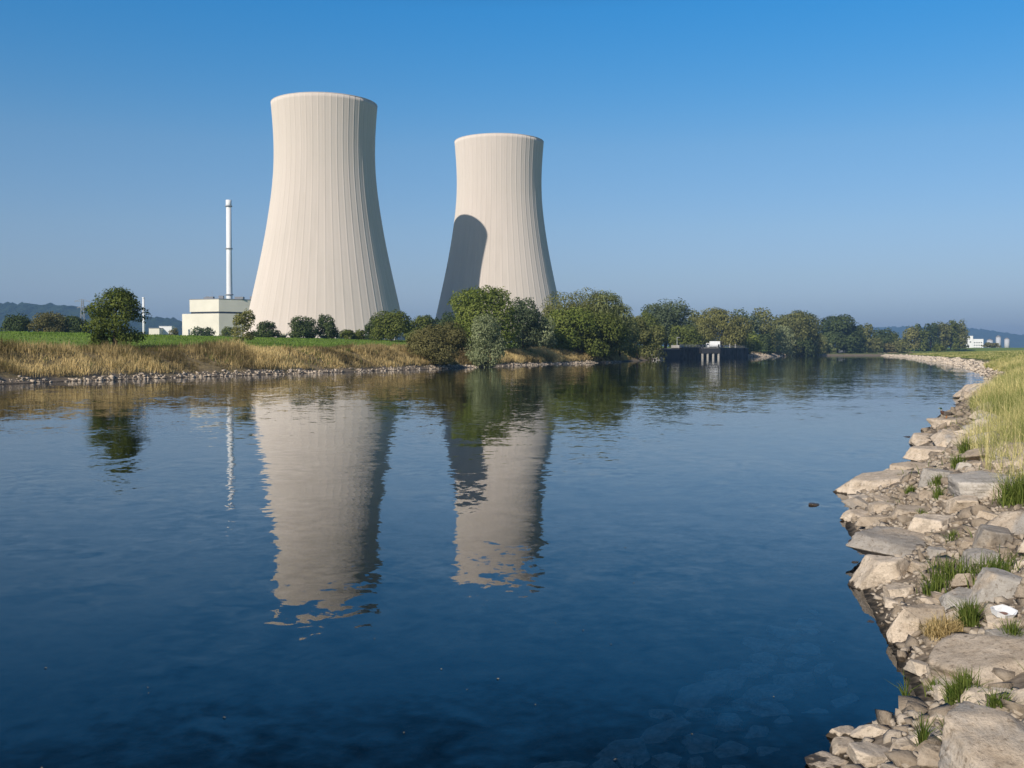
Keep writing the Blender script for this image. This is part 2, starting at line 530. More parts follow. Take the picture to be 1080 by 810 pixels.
def hill(name, Y, ridge, depth, label, amp, seed):
    """ridge: (photo x, photo y) of the skyline at distance Y; a wooded ridge that falls off in front and behind"""
    xs = np.arange(ridge[0][0], ridge[-1][0] + .1, 1.5)
    ys = np.interp(xs, [p[0] for p in ridge], [p[1] for p in ridge])
    X = (xs - 540) / F * Y
    Zr = HC + (371 - ys) / F * Y
    prof = np.linspace(-1, 1, 29)
    rows = []
    for t in prof:
        y = Y + t * depth + 120 * vnoise(X / 500 + seed, np.full_like(X, t * 3))
        f = (1 - abs(t)) ** .8
        z = Zr * f + amp * f ** .3 * (vnoise(X / 15, y / 15) + .7 * vnoise(X / 7.5, y / 7.5)) * (abs(t) < 1) - 6 * (1 - f)
        rows.append(np.stack([X, y, z], 1))
    V = np.concatenate(rows); n = len(X)
    ii, jj = np.meshgrid(np.arange(28), np.arange(n - 1), indexing='ij')
    a = (ii * n + jj).ravel()
    o = link(name, mesh_arrays(name, V, np.stack([a, a + 1, a + n + 1, a + n], 1), smooth_=False), hill_mat(name, (.018, .034, .014), (.04, .062, .024)))
    tag(o, label, kind='structure')


hill('wooded_hills', 3600, [(-420, 332), (-200, 322), (-90, 321), (0, 321), (60, 322), (100, 326), (150, 331), (190, 339), (250, 348), (330, 352), (420, 346), (470, 347), (560, 354), (660, 360)], 900, 'wooded hills rising behind the power station', 9, 1)
hill('distant_hills', 8300, [(560, 356), (700, 351), (820, 348), (925, 345), (965, 344), (1000, 345), (1030, 346.5), (1080, 353), (1200, 357), (1400, 360), (1600, 365)], 900, 'faint blue hills beyond the river bend', 9, 5)

# ------------------------------------------------------------------ cooling towers
PROF = [(0.0, 50.5), (.133, 45.9), (.2, 43.7), (.328, 39.5), (.457, 35.7), (.59, 32.6), (.68, 31.0), (.76, 30.3), (.84, 30.3), (.92, 30.9), (1.0, 31.9)]
TOWER_H = 146.0


def prof_r(t):
    xs = [p[0] for p in PROF]; ys = [p[1] for p in PROF]
    # smooth the interpolation
    k = np.linspace(-.05, .05, 9)
    return float(np.mean(np.interp(np.clip(t + k, 0, 1), xs, ys))) + (0 if .05 < t < .95 else (float(np.interp(t, xs, ys)) - float(np.mean(np.interp(np.clip(t + k, 0, 1), xs, ys)))))


def cooling_tower(loc, label):
    root = empty('cooling_tower', loc, 0, label, 'cooling tower', 'cooling towers of the power station')
    nrib, sub = 54, 8
    n = nrib * sub
    z0 = 5.0
    zs = np.linspace(z0, TOWER_H - .3, 60)
    th = np.arange(n) * 2 * math.pi / n
    ribs = np.where(np.arange(n) % sub == 0, .05, 0.0)
    ribs_in = np.zeros(n)
    # narrow the rib: pull neighbours in towards it
    th = th.copy()
    step = 2 * math.pi / n
    for i in range(n):
        if i % sub == 1: th[i] = th[i - 1] + step * .16
        if i % sub == sub - 1: th[i] = (i + 1) * step - step * .16
    rows = []
    for z in zs:
        r = prof_r(z / TOWER_H) + ribs
        rows.append(np.stack([r * np.cos(th), r * np.sin(th), np.full(n, z)], 1))
    for z in zs[::-6]:
        r = np.full(n, prof_r(z / TOWER_H) - .6)
        rows.append(np.stack([r * np.cos(th), r * np.sin(th), np.full(n, z)], 1))
    V = np.concatenate(rows); k = len(rows)
    ii, jj = np.meshgrid(np.arange(k), np.arange(n), indexing='ij')
    a = (ii * n + jj).ravel(); b = (ii * n + (jj + 1) % n).ravel()
    c = (((ii + 1) % k) * n + (jj + 1) % n).ravel(); d = (((ii + 1) % k) * n + jj).ravel()
    link('shell', mesh_arrays('shell', V, np.stack([a, b, c, d], 1)), M['concrete'], root)
    mb = MB()
    r1 = prof_r(1.0)
    prof = [(r1 + .03, TOWER_H - .34), (r1 + .06, TOWER_H - .3), (r1 + .06, TOWER_H), (r1 - .8, TOWER_H), (r1 - .8, TOWER_H - .34)]
    nn = 180
    vr = [[mb.bm.verts.new((r * math.cos(2 * math.pi * q / nn), r * math.sin(2 * math.pi * q / nn), z)) for q in range(nn)] for r, z in prof]
    for p in range(5):
        for q in range(nn):
            mb.bm.faces.new((vr[p][q], vr[p][(q + 1) % nn], vr[(p + 1) % 5][(q + 1) % nn], vr[(p + 1) % 5][q]))
    mb.build('rim', M['concrete'], root)
    mb = MB()
    for q in range(36):
        a0 = 2 * math.pi * q / 36
        for s in (-1, 1):
            a1 = a0 + s * math.pi / 36
            mb.tube((50.8 * math.cos(a0), 50.8 * math.sin(a0), -1.5), (49.0 * math.cos(a1), 49.0 * math.sin(a1), 5.2), .55, n=8)
    mb.build('support_columns', M['concrete'], root)
    return root


T1 = at(343.3, 300, 639.0); T2 = at(526.5, 300, 752.0)
cooling_tower((T1.x, T1.y, 7.0), 'larger looking cooling tower on the left, fully sunlit, behind the meadow')
cooling_tower((T2.x, T2.y, 7.0), 'cooling tower with the dark rounded shadow of its neighbour on it')

# ------------------------------------------------------------------ power station buildings
def reactor_hall():
    Y = 1080.0
    c = at(231, 350, Y); base = 6.5
    root = empty('turbine_hall', (c.x, c.y, base), 0, 'cream windowless power station hall with a dark band, left of the big tower', 'building')
    s = Y / F
    top = at(231, 315.5, Y).z - base
    mid = at(231, 328.5, Y).z - base
    low = at(231, 330.5, Y).z - base
    # two wall directions: left face turned to the sun, right face in raking light
    dl = Vector((-math.cos(R(12)), math.sin(R(12)), 0)); dr = Vector((math.cos(R(62)), math.sin(R(62)), 0)); 
    dr = Vector((.80, .60, 0)); dl = Vector((-.93, .37, 0)); dl = Vector((-.60, .80, 0)) if False else dl
    Ll = 34 * s / .93 * 1.03; Lm = 43 * s / .93 * 1.03; Lr = 62 * s / .8

    def slab(l, r, z0, z1, ins=0):
        o0 = (dl + dr).normalized() * ins
        p = [o0, dl * (l - ins) + dr * ins, dl * (l - ins) + dr * (r - ins), dr * (r - ins) + dl * ins]
        return [(q.x, q.y) for q in p], z0, z1
    p, a, b = slab(Lm, Lr, 0, low); MB().poly(p, b - a, a).build('lower_wall', M['cream'], root)
    p, a, b = slab(Ll, Lr, low, mid, .8); MB().poly(p, b - a, a).build('dark_band', M['dark'], root)
    p, a, b = slab(Ll, Lr, mid, top); MB().poly(p, b - a, a).build('upper_wall', M['cream'], root)
    p, a, b = slab(Ll, Lr, top, top + .7, -.3); MB().poly(p, b - a, a).build('roof', M['roofgrey'], root)
    for q, (l, r, hh, w_) in enumerate([(6, 8, 3.2, 5), (18, 6, 2.4, 8), (4, 26, 2.6, 9), (3, 40, 3.5, 6), (28, 10, 2.0, 4)]):
        k = dl * l + dr * r
        MB().box((k.x, k.y, top + .7 + hh / 2), (w_, w_ * .7, hh), bev=.1).build('roof_vent', M['roofgrey'], root)
    k = dl * 20 + dr * 10
    MB().tube((k.x, k.y, top + .6), (k.x, k.y, top + 9), .18, .08).build('antenna', M['steel'], root)
    n = Vector((-dl.y, dl.x, 0)); n = n if n.y < 0 else -n
    for t in (.82, .55, .93):
        k = dl * (Lm * t) + n * .25
        MB().box((k.x, k.y, 9 if t < .9 else 6), (1.6, .6, 2.4 if t < .9 else 12)).build('wall_vent', M['steel'], root)
    # vent stack behind the hall
    k = at(242, 315, Y + 60)
    st = empty('exhaust_stack', (k.x, k.y, base), 0, 'tall slender white exhaust stack above the cream hall', 'chimney')
    ht = at(242, 211, Y + 60).z - base
    sc = (Y + 60) / F
    MB().lathe([(3.6 * sc, 0), (3.3 * sc, ht * .25), (2.9 * sc, ht * .55), (2.6 * sc, ht - .6)], 32).build('shaft', M['white'], st)
    MB().lathe([(2.75 * sc, ht - 6), (2.95 * sc, ht - 5.5), (2.95 * sc, ht), (2.3 * sc, ht), (2.3 * sc, ht - .5)], 32).build('collar', M['white'], st)
    for t, rr in ((.36, 3.5), (.67, 3.15), (.955, 3.1)):
        g = MB(); z = ht * t
        g.lathe([(rr * sc * .9, z), (rr * sc * 1.18, z + .02), (rr * sc * 1.18, z + 1.2), (rr * sc * .9, z + 1.22)], 28)
        g.build('gallery', M['steel'], st)


reactor_hall()

def low_buildings():
    p = at(151.6, 345, 1050); h = at(151.6, 313.5, 1050).z - 6.5
    o = empty('slim_chimney', (p.x, p.y, 6.5), 0, 'short thin white chimney to the right of the round dark tree', 'chimney')
    MB().lathe([(1.25, 0), (1.2, h * .5), (1.1, h - 1)], 20).build('shaft', M['white'], o)
    MB().lathe([(1.25, h - 1.2), (1.35, h - 1), (1.35, h), (1.0, h)], 20).build('cap', M['white'], o)
    for (x0, x1, y, Y, mt, lab) in [(157, 168, 346.4, 1000, 'cream', 'long low tan shed beside the thin white chimney'),
                                    (168, 181, 344.6, 1010, 'white', 'low white flat roofed shed left of the cream hall')]:
        a = at(x0, y, Y); b = at(x1, y, Y); hh = a.z - 6.5
        r = empty('service_shed', ((a.x + b.x) / 2, Y, 6.5), 0, lab, 'building')
        MB().box((0, 5, hh / 2), (b.x - a.x, 10, hh)).build('wall', M[mt], r)
        MB().box((0, 5, hh + .3), (b.x - a.x + .6, 10.6, .55)).build('roof', M['white'] if mt == 'white' else M['roofgrey'], r)
        for q in range(3):
            MB().box(((q - 1) * (b.x - a.x) * .3, -.02, hh * .62), (2.0, .1, 1.1)).build('window', M['glass'], r)


low_buildings()


def pylon():
    Y = 900.0
    p = at(87.3, 345, Y); base = 7.0; top = at(87.3, 314, Y).z - base
    r = empty('power_pylon', (p.x, p.y, base), R(8), 'grey lattice power pylon on the skyline left of the dark tree', 'pylon')
    b = MB()
    for sx in (-1, 1):
        for sy in (-1, 1):
            b.tube((sx * 3.2, sy * 3.2, 0), (sx * .6, sy * .6, top * .97), .22, .16, 6)
    lv = np.linspace(0, .93, 9)
    for q, t in enumerate(lv[:-1]):
        w0 = 3.2 - 2.6 * t; w1 = 3.2 - 2.6 * lv[q + 1]; z0 = t * top; z1 = lv[q + 1] * top
        for sx in (-1, 1):
            b.tube((sx * w0, -w0, z0), (sx * w1, w1, z1), .1, n=5); b.tube((sx * w0, w0, z0), (sx * w1, -w1, z1), .1, n=5)
            b.tube((-w0, sx * w0, z0), (w1, sx * w1, z1), .1, n=5); b.tube((w0, sx * w0, z0), (-w1, sx * w1, z1), .1, n=5)
    b.build('lattice_mast', M['steel'], r)
    for z, wd in ((top * .93, 6.6), (top * .80, 4.6)):
        c = MB()
        c.tube((-wd, 0, z), (wd, 0, z), .2, n=6)
        for s in (-1, 1):
            c.tube((s * wd, 0, z), (0, 0, z + 1.8), .14, n=6)
            c.tube((s * wd * .9, 0, z), (s * wd * .9, 0, z - 1.6), .1, n=6)
        c.build('crossarm', M['steel'], r)


pylon()

# far right white works
def far_right():
    Y = 1350.0
    a = at(1017, 366, Y); base = 4.6
    r = empty('office_block', (a.x, Y, base), R(-10), 'white stepped block with dark windows beyond the right hand meadow', 'building')
    s = Y / F
    zt = at(1017, 354.3, Y).z - base; zl = at(1017, 357.6, Y).z - base
    MB().box((4.6 * s, 8, zt / 2), (8 * s, 16, zt)).build('tall_wing', M['white'], r)
    MB().box((13.8 * s, 8.5, zl / 2), (10.6 * s, 15, zl)).build('low_wing', M['white'], r)
    for q in range(4):
        for k in range(3):
            MB().box((10.5 * s + q * 2.2 * s, .95, 3.4 + k * 3.4), (1.1 * s, .14, 1.4)).build('window', M['glass'], r)
    for q in range(2):
        MB().box((2.6 * s + q * 3.4 * s, -.05, 11), (1.4 * s, .14, 1.6)).build('window', M['glass'], r)
    for q, (x, top, w_, lab) in enumerate([(1044, 357.5, 6, 'small white tank beside the stepped white block'), (1053, 353.8, 5, 'tallest pale silo right of the stepped white block'), (1062, 356.2, 5, 'rightmost pale silo on the skyline past the white block')]):
        p = at(x, top, 1500); h = p.z - 5
        k = empty('storage_silo', (p.x, 1500, 5), 0, lab, 'silo')
        rr = w_ / 2 * 1500 / F
        MB().lathe([(rr, 0), (rr, h * .88)], 24).build('tank', M['silo'], k)
        MB().lathe([(rr * 1.03, h * .88), (rr * 1.03, h * .9), (rr * .25, h), (.02, h)], 24).build('roof', M['roofgrey'], k)


far_right()

# ------------------------------------------------------------------ quay, dolphin, truck
def quay():
    A = Vector((*WALL_A, 0)); B = Vector((*WALL_B, 0))
    d = (B - A).normalized(); L = (B - A).length
    rz = math.atan2(d.y, d.x)
    n = Vector((d.y, -d.x, 0))           # towards the water
    root = empty('quay_wall', A, rz, 'long dark sheet pile quay wall with a railing under the trees', 'wall')
    # local x along the wall, local -y towards the water
    lowL, topH = 28.0, 4.6
    def sheet(x0, x1, h, name, mt, off=0):
        b = MB(); xs = []; x = x0; k = 0
        while x < x1:
            y = [-1.2, -1.2, -.85, -.85][k % 4]
            xs.append((x, y + off)); x += [.5, .25, .5, .25][k % 4]; k += 1
        vb = [b.bm.verts.new((p[0], p[1], -1.5)) for p in xs]; vt = [b.bm.verts.new((p[0], p[1], h)) for p in xs]
        for q in range(len(xs) - 1): b.bm.faces.new((vb[q], vb[q + 1], vt[q + 1], vt[q]))
        b.box(((x0 + x1) / 2, 3.5, h / 2 - .8), (x1 - x0, 8.6, h + 1.4))
        return b.build(name, mt, root)
    sheet(0, lowL, 3.8, 'low_piling', M['dark'])
    sheet(lowL, L, topH, 'sheet_piling', M['pile'])
    MB().box((lowL / 2, -.95, 3.95), (lowL, .9, .3), bev=.04).build('low_capping_beam', M['dark'], root)
    MB().box(((lowL + L) / 2, -.9, topH + .2), (L - lowL, 1.0, .4), bev=.05).build('capping_beam', M['dark'], root)
    b = MB(); x = lowL + 2
    while x < L:
        b.tube((x, -.5, topH + .4), (x, -.5, topH + 1.5), .05, n=6); x += 2.5
    for z in (topH + .95, topH + 1.5): b.tube((lowL + 2, -.5, z), (L, -.5, z), .045, n=6)
    b.build('railing', M['steel'], root)
    for x in (lowL + 20, lowL + 48, L - 30, L - 9):
        MB().box((x, -1.32, topH * .5), (.5, .2, topH)).build('ladder', M['dark'], root)
    MB().box((lowL + 3, 1, topH + .5), (7, 3.5, 1.2), bev=.1).build('concrete_ramp', M['cap'], root)

    def local(px, y=0.0):                           # distance along the wall seen at photo x, y metres behind its face
        u = (px - 540) / F
        q = A - n * y
        return (u * q.y - q.x) / (d.x - u * d.y)
    def wp(x, y, z):
        return A + d * x - n * y + Vector((0, 0, z))
    # dolphin in front of the wall
    p = wp(local(748.5, -8), -8, 0); p.z = 0
    dol = empty('mooring_dolphin', p, R(8), 'dark platform on pale piles standing before the quay wall', 'jetty')
    wd = 8.2
    MB().box((0, 0, 3.35), (wd, 4.2, 2.3), bev=.08).build('platform', M['dark'], dol)
    MB().box((0, 0, 4.62), (wd * .8, 3.6, .22), bev=.05).build('deck', M['cap'], dol)
    for x in (-.45, -.17, .13, .42):
        MB().tube((x * wd, -1.5, -2), (x * wd, -1.5, 2.22), .5, n=14).build('pile', M['cap'], dol)
    for x in (-.45, .42):
        MB().tube((x * wd, -1.5, 4.5), (x * wd, -1.5, 6.2), .34, n=12).build('bollard', M['dark'], dol)
    MB().box((0, 5.6, 4.4), (1.6, 5.2, .3)).build('gangway', M['steel'], dol)
    # truck on the quay
    p = wp(local(751.5, 3.0), 3.0, topH + .02)
    tr = empty('box_truck', p, R(172), 'white box truck parked on the quay above the dark platform', 'truck')
    MB().box((-1.0, 0, 2.1), (4.9, 2.3, 2.6), bev=.06).build('cargo_box', M['white'], tr)
    c = MB(); pts = [(1.6, .55), (3.5, .55), (3.5, 1.45), (3.1, 2.55), (1.6, 2.55)]
    v0 = [c.bm.verts.new((x, -1.1, z)) for x, z in pts]; v1 = [c.bm.verts.new((x, 1.1, z)) for x, z in pts]
    c.bm.faces.new(v0); c.bm.faces.new(v1[::-1])
    for q in range(5): c.bm.faces.new((v0[q], v0[(q + 1) % 5], v1[(q + 1) % 5], v1[q]))
    cab = c.build('cab', M['white'], tr)
    for s in (-1, 1): MB().box((2.35, s * 1.105, 1.95), (1.1, .03, .75)).build('side_window', M['glass'], cab)
    MB().box((3.33, 0, 2.0), (.06, 1.9, .8), Matrix.Rotation(R(-20), 3, 'Y')).build('windscreen', M['glass'], cab)
    MB().box((0, 0, .62), (6.6, 1.0, .26)).build('chassis', M['dark'], tr)
    for x in (2.5, -2.1):
        for s in (-1, 1):
            wl = MB().tube((x, s * .78, .45), (x, s * 1.08, .45), .45, n=18).build('wheel', M['rubber'], tr)
            MB().tube((x, s * 1.075, .45), (x, s * 1.10, .45), .2, n=12).build('rim', M['steel'], wl)
    # lamp and bollards
    p = wp(local(714, 1.5), 1.5, topH - .2)
    lp = empty('lamp_post', p, rz, 'short pale lamp post at the left step of the quay wall', 'lamp post')
    MB().tube((0, 0, 0), (0, 0, 4.6), .16, .1).build('pole', M['steel'], lp)
    MB().box((0, -.5, 4.55), (.3, 1.3, .2), bev=.05).build('lamp_head', M['steel'], lp)
    for px_, lab in ((769.5, 'left one of two pale posts on the quay right of the truck'), (775.5, 'right one of two pale posts on the quay right of the truck')):
        p = wp(local(px_, .3), .3, topH + .3)
        q = empty('mooring_post', p, rz, lab, 'post', 'pale posts on the quay')
        MB().tube((0, 0, 0), (0, 0, 1.9), .32, .28).build('post', M['cap'], q)
        MB().tube((0, 0, 1.9), (0, 0, 2.1), .42, .4).build('cap', M['cap'], q)
    # stone steps at the left end
    p = wp(-4.5, -1.0, 0)
    b = MB()
    for q in range(5): b.box((q * .0, q * .5, .3 + q * .4), (5.5, 3.2 - q * .4, .55), bev=.06)
    tag(b.build('stone_landing', M['cap']), 'pale stone landing steps at the left end of the quay', 'steps').matrix_world = Matrix.Translation(p) @ Matrix.Rotation(rz, 4, 'Z')


quay()

def far_sign():
    g = at(893, 374, 855)
    z = tz(g.x, 868)
    r = empty('river_sign', (g.x, 868, z), 0, 'small white board on posts by the far river bend', 'sign')
    for s in (-1, 1): MB().tube((s * 2.0, 0, -.3), (s * 2.0, 0, 2.0), .12, n=8).build('post', M['steel'], r)
    MB().box((0, -.15, 2.4), (5.6, .12, 2.0), bev=.03).build('board', M['white'], r)


far_sign()

# ------------------------------------------------------------------ trees
FOL = {
    'green': foliage_mat('green_leaves', (0.062, 0.085, 0.02), (0.185, 0.205, 0.055)),
    'bright': foliage_mat('fresh_green_leaves', (0.08, 0.115, 0.022), (0.255, 0.285, 0.075)),
    'dark': foliage_mat('dark_green_leaves', (0.036, 0.058, 0.024), (0.115, 0.145, 0.055)),
    'blue': foliage_mat('bluish_leaves', (0.058, 0.08, 0.042), (0.15, 0.18, 0.095)),
    'olive': foliage_mat('olive_leaves', (0.088, 0.096, 0.032), (0.24, 0.24, 0.09)),
    'gold': foliage_mat('yellowing_leaves', (0.115, 0.116, 0.038), (0.3, 0.285, 0.105)),
    'silver': foliage_mat('silver_willow_leaves', (0.15, 0.175, 0.085), (0.36, 0.39, 0.215)),
    'willow': foliage_mat('willow_leaves', (0.11, 0.13, 0.048), (0.3, 0.32, 0.135)),
    'brown': foliage_mat('brown_scrub_leaves', (0.09, 0.085, 0.036), (0.215, 0.195, 0.08)),
    'bushgreen': foliage_mat('hawthorn_leaves', (0.045, 0.07, 0.016), (0.175, 0.2, 0.052)),
}


def crown_mesh(w, h, z0, style, leaf, seed, cover=1.0):
    """leaf quads on the outside of many uneven clumps; crown spans z0..h, width w"""
    g = np.random.default_rng(seed)
    H = h - z0
    if style == 'poplar': nb = 16
    elif style == 'pointed': nb = 32
    elif style == 'bush': nb = 16
    else: nb = 30
    C = []; RR = []
    for q in range(nb):
        t = (q + .5) / nb
        if style == 'poplar':
            zc = .12 + .8 * t; env = .5 * (1 - abs(zc - .45) * .9) ; rad = g.uniform(.17, .26)
        elif style == 'bush':
            zc = g.uniform(.16, .80); env = .5 * math.sqrt(max(.05, 1 - (max(0, zc - .25) / .78) ** 2)); rad = g.uniform(.15, .24)
        elif style == 'pointed':
            zc = g.uniform(.13, .93); env = .5 * max(.05, 1 - (abs(zc - .40) / .64) ** 1.5); rad = g.uniform(.11, .18)
        elif style == 'sparse':
            zc = g.uniform(.15, .88); env = .42 * math.sqrt(max(.04, 1 - (abs(zc - .45) / .62) ** 2)); rad = g.uniform(.10, .17)
        else:
            zc = g.uniform(.17, .84); env = .5 * math.sqrt(max(.05, 1 - (abs(zc - .40) / .62) ** 2)); rad = g.uniform(.13, .22)
        rho = max(0, env - rad * .85) * math.sqrt(g.uniform(.3, 1.0)); an = q * 2.4 + g.uniform(-.5, .5)
        C.append((rho * math.cos(an), rho * math.sin(an), zc)); RR.append(rad)
    C = np.array(C); RR = np.array(RR)
    # true units
    Cw = C * np.array([w, w, H]) + np.array([0, 0, z0])
    Rx = RR * w; Rz = RR * w * (.5 + .5 * min(1.4, H / w)) if style != 'poplar' else RR * H * .55
    Rz = np.minimum(Rz, RR * H * 1.15)
    area = (4 * math.pi * Rx * (Rx + Rz) / 2)
    n = int(np.clip(cover * (1.9 if style == 'willow' else 1.5) * area.sum() / (leaf * leaf), 900, 24000))
    k = g.choice(nb, n, p=area / area.sum())
    dv = g.normal(size=(n, 3)); dv /= np.linalg.norm(dv, axis=1)[:, None]
    lump = fbm(dv[:, 0] * 2.2 + k * 3.1, dv[:, 1] * 2.2, dv[:, 2] * 2.2, o=3)
    rr = (1 + (.55 if style == 'pointed' else .36) * lump) * (1 - np.abs(g.normal(0, .16, n)))
    inner = g.random(n) < .12
    rr = np.where(inner, rr * g.uniform(.3, .8, n), rr)
    stray = g.random(n) < .03
    rr = np.where(stray, rr * g.uniform(1.05, 1.25, n), rr)
    P = Cw[k] + dv * np.stack([Rx[k] * rr, Rx[k] * rr, Rz[k] * rr], 1)
    if style == 'willow':
        P[:, 2] -= np.abs(g.normal(0, .05 * H, n)) * (dv[:, 2] < .4)
    # fit the crown to its measured width and height
    for ax, ext in ((0, w), (1, w)):
        lo_, hi_ = np.percentile(P[:, ax], [.6, 99.4]); f_ = ext / (hi_ - lo_)
        P[:, ax] = (P[:, ax] - (lo_ + hi_) / 2) * f_; Cw[:, ax] = (Cw[:, ax] - (lo_ + hi_) / 2) * f_; Rx = Rx * (f_ ** .5)
    lo_, hi_ = np.percentile(P[:, 2], [.6, 99.7]); f_ = (h - z0) / (hi_ - lo_)
    P[:, 2] = (P[:, 2] - lo_) * f_ + z0; Cw[:, 2] = (Cw[:, 2] - lo_) * f_ + z0; Rz = Rz * f_
    # drop leaves buried deep in other clumps
    keep = np.ones(n, bool)
    for q in range(nb):
        e = (P - Cw[q]) / np.array([Rx[q], Rx[q], Rz[q]])
        keep &= ~(((e ** 2).sum(1) < .33) & (k != q) & ~inner)
    keep &= (P[:, 2] > .05)
    P = P[keep]; dv = dv[keep]; k = k[keep]; n = len(P)
    nrm = dv + g.normal(0, .42, (n, 3)); nrm[:, 2] += .3
    nrm /= np.linalg.norm(nrm, axis=1)[:, None]
    up = g.normal(size=(n, 3))
    if style == 'willow': up = up * .5 + np.array([0, 0, -1.2])
    a = np.cross(nrm, up); a /= np.linalg.norm(a, axis=1)[:, None]
    b = np.cross(nrm, a)
    s = leaf * g.uniform(.45, 1.15, n)
    asp = .50 if style == 'willow' else .72
    sa = (s * asp)[:, None] * a; sb = s[:, None] * b
    j = lambda: g.uniform(.6, 1.15, (n, 1))
    V = np.stack([P - sb * j() * .8, P + sa * j() * .8, P + sb * j() * .8, P - sa * j() * .8], 1).reshape(-1, 3)
    Q = np.arange(n * 4).reshape(n, 4)
    clump = g.uniform(-.22, .22, nb)[k]
    tint = np.clip(.5 + clump + g.normal(0, .2, n), 0, 1)
    return mesh_arrays('crown', V, Q, tint), Cw


def trunk_mesh(h, r, tips, seed, z0=-.4):
    g = random.Random(seed)
    b = MB()
    top = Vector((g.uniform(-.05, .05) * h, g.uniform(-.05, .05) * h, h * .62))
    pts = [Vector((0, 0, z0)), Vector((g.uniform(-.02, .02) * h, g.uniform(-.02, .02) * h, h * .25)), top]
    rs = [r, r * .75, r * .38]
    for q in range(2): b.tube(pts[q], pts[q + 1], rs[q], rs[q + 1], 8)
    for t in tips:
        s = g.uniform(.15, .8)
        st = pts[1].lerp(pts[2], s)
        mid = st.lerp(Vector(t), .5) + Vector((0, 0, .03 * h))
        b.tube(st, mid, r * .34, r * .2, 6); b.tube(mid, Vector(t), r * .2, r * .05, 6)
    return b


TREES = 0
def tree(px, top, wpx, Y, style, col, label, name='tree', group=None, z0=None, leafpx=1.7, cover=1.0, dz=0.0, thick=1.0):
    global TREES
    TREES += 1
    p = at(px, top, Y)
    gz_ = tz(p.x, Y) + dz
    h = p.z - gz_
    w_ = wpx * Y / F
    leaf = max(.16, leafpx * Y / F)
    bush = style == 'bush'
    if z0 is None: z0 = 0.0 if bush else h * .06
    root = empty(name, (p.x, Y, gz_), 0, label, 'bush' if bush else 'tree', group)
    cm, C = crown_mesh(w_, h, z0, style, leaf, 1000 + TREES * 13, cover)
    tips = [tuple(c) for c in C[:(6 if bush else 9)]]
    trunk_mesh(h, max(.06, w_ * .03 * thick) if not bush else max(.04, w_ * .015), tips, TREES).build('trunk', M['bark'], root)
    link('crown', cm, FOL[col], root)
    return root


GB = 'trees on the far meadow skyline'
# left skyline trees
tree(17, 331.2, 30, 330, 'round', 'dark', 'dark round leftmost tree on the meadow skyline under the hills', group=GB, leafpx=1.5)
tree(51, 329.5, 33, 330, 'round', 'brown', 'brownish broad tree on the skyline, left of the pylon', group=GB, leafpx=1.5)
tree(67, 334.5, 20, 340, 'round', 'olive', 'small olive tree just left of the pylon base', group=GB, leafpx=1.5)
tree(80, 333.5, 26, 335, 'round', 'dark', 'dark green tree in front of the pylon foot', group=GB, leafpx=1.5)
# the bush tree on the near edge of the far bank
tree(120, 304, 56, 131, 'pointed', 'bushgreen', 'bushy dark green tree standing alone on the dry grass bank', name='hawthorn_tree', z0=.95, leafpx=1.8, cover=1.25, thick=1.8)
tree(104, 346, 18, 130, 'bush', 'bushgreen', 'low leafy shrub at the left foot of the lone bank tree', name='shrub', leafpx=1.8)
# around the hall
tree(256, 327, 24, 196, 'sparse', 'gold', 'thin yellowish sapling in front of the cream hall corner', name='sapling', leafpx=1.5, cover=1.1)
tree(281, 338.8, 27, 300, 'bush', 'dark', 'rounded dark green bush before the big tower base', name='round_bush', leafpx=1.5)
tree(213, 345, 26, 500, 'bush', 'dark', 'low dark shrubs at the foot of the cream hall left of the sapling', name='shrub', leafpx=1.4, dz=-1.0)
tree(240, 344.5, 18, 500, 'bush', 'green', 'low green shrub at the foot of the hall close to the sapling', name='shrub', leafpx=1.4, dz=-1.0)
tree(183, 346.3, 12, 500, 'bush', 'brown', 'tiny brownish shrub at the left corner of the hall', name='shrub', leafpx=1.4, dz=-1.0)
tree(320, 334, 28, 300, 'round', 'dark', 'left of two neat dark trees before the big tower', group=GB, leafpx=1.4, z0=.3)
tree(345, 332, 22, 305, 'round', 'dark', 'right of two neat dark trees before the big tower, slightly taller', group=GB, leafpx=1.4, z0=.3)
tree(365, 347.5, 14, 300, 'bush', 'green', 'small low bush right of the two neat dark trees', name='shrub', leafpx=1.4)
tree(378, 348, 15, 302, 'bush', 'green', 'small low bush left of the mid green tree by the tower edge', name='shrub', leafpx=1.4)
tree(395, 334, 20, 300, 'round', 'dark', 'dark narrow tree at the right edge of the big tower base', group=GB, leafpx=1.5, z0=.3)
tree(412, 328, 40, 290, 'round', 'green', 'mid green broad tree at the right foot of the big tower', group=GB, leafpx=1.5, z0=.3)
tree(441, 333.5, 30, 330, 'round', 'green', 'green tree in the gap between the two towers', group=GB, leafpx=1.5, z0=.3)
tree(455, 333, 20, 340, 'round', 'dark', 'dark tree at the left foot of the shadowed tower', group=GB, leafpx=1.5, z0=.3)
tree(477, 330, 30, 330, 'round', 'dark', 'dark tree half hidden behind the tall bright green tree', group=GB, leafpx=1.5)
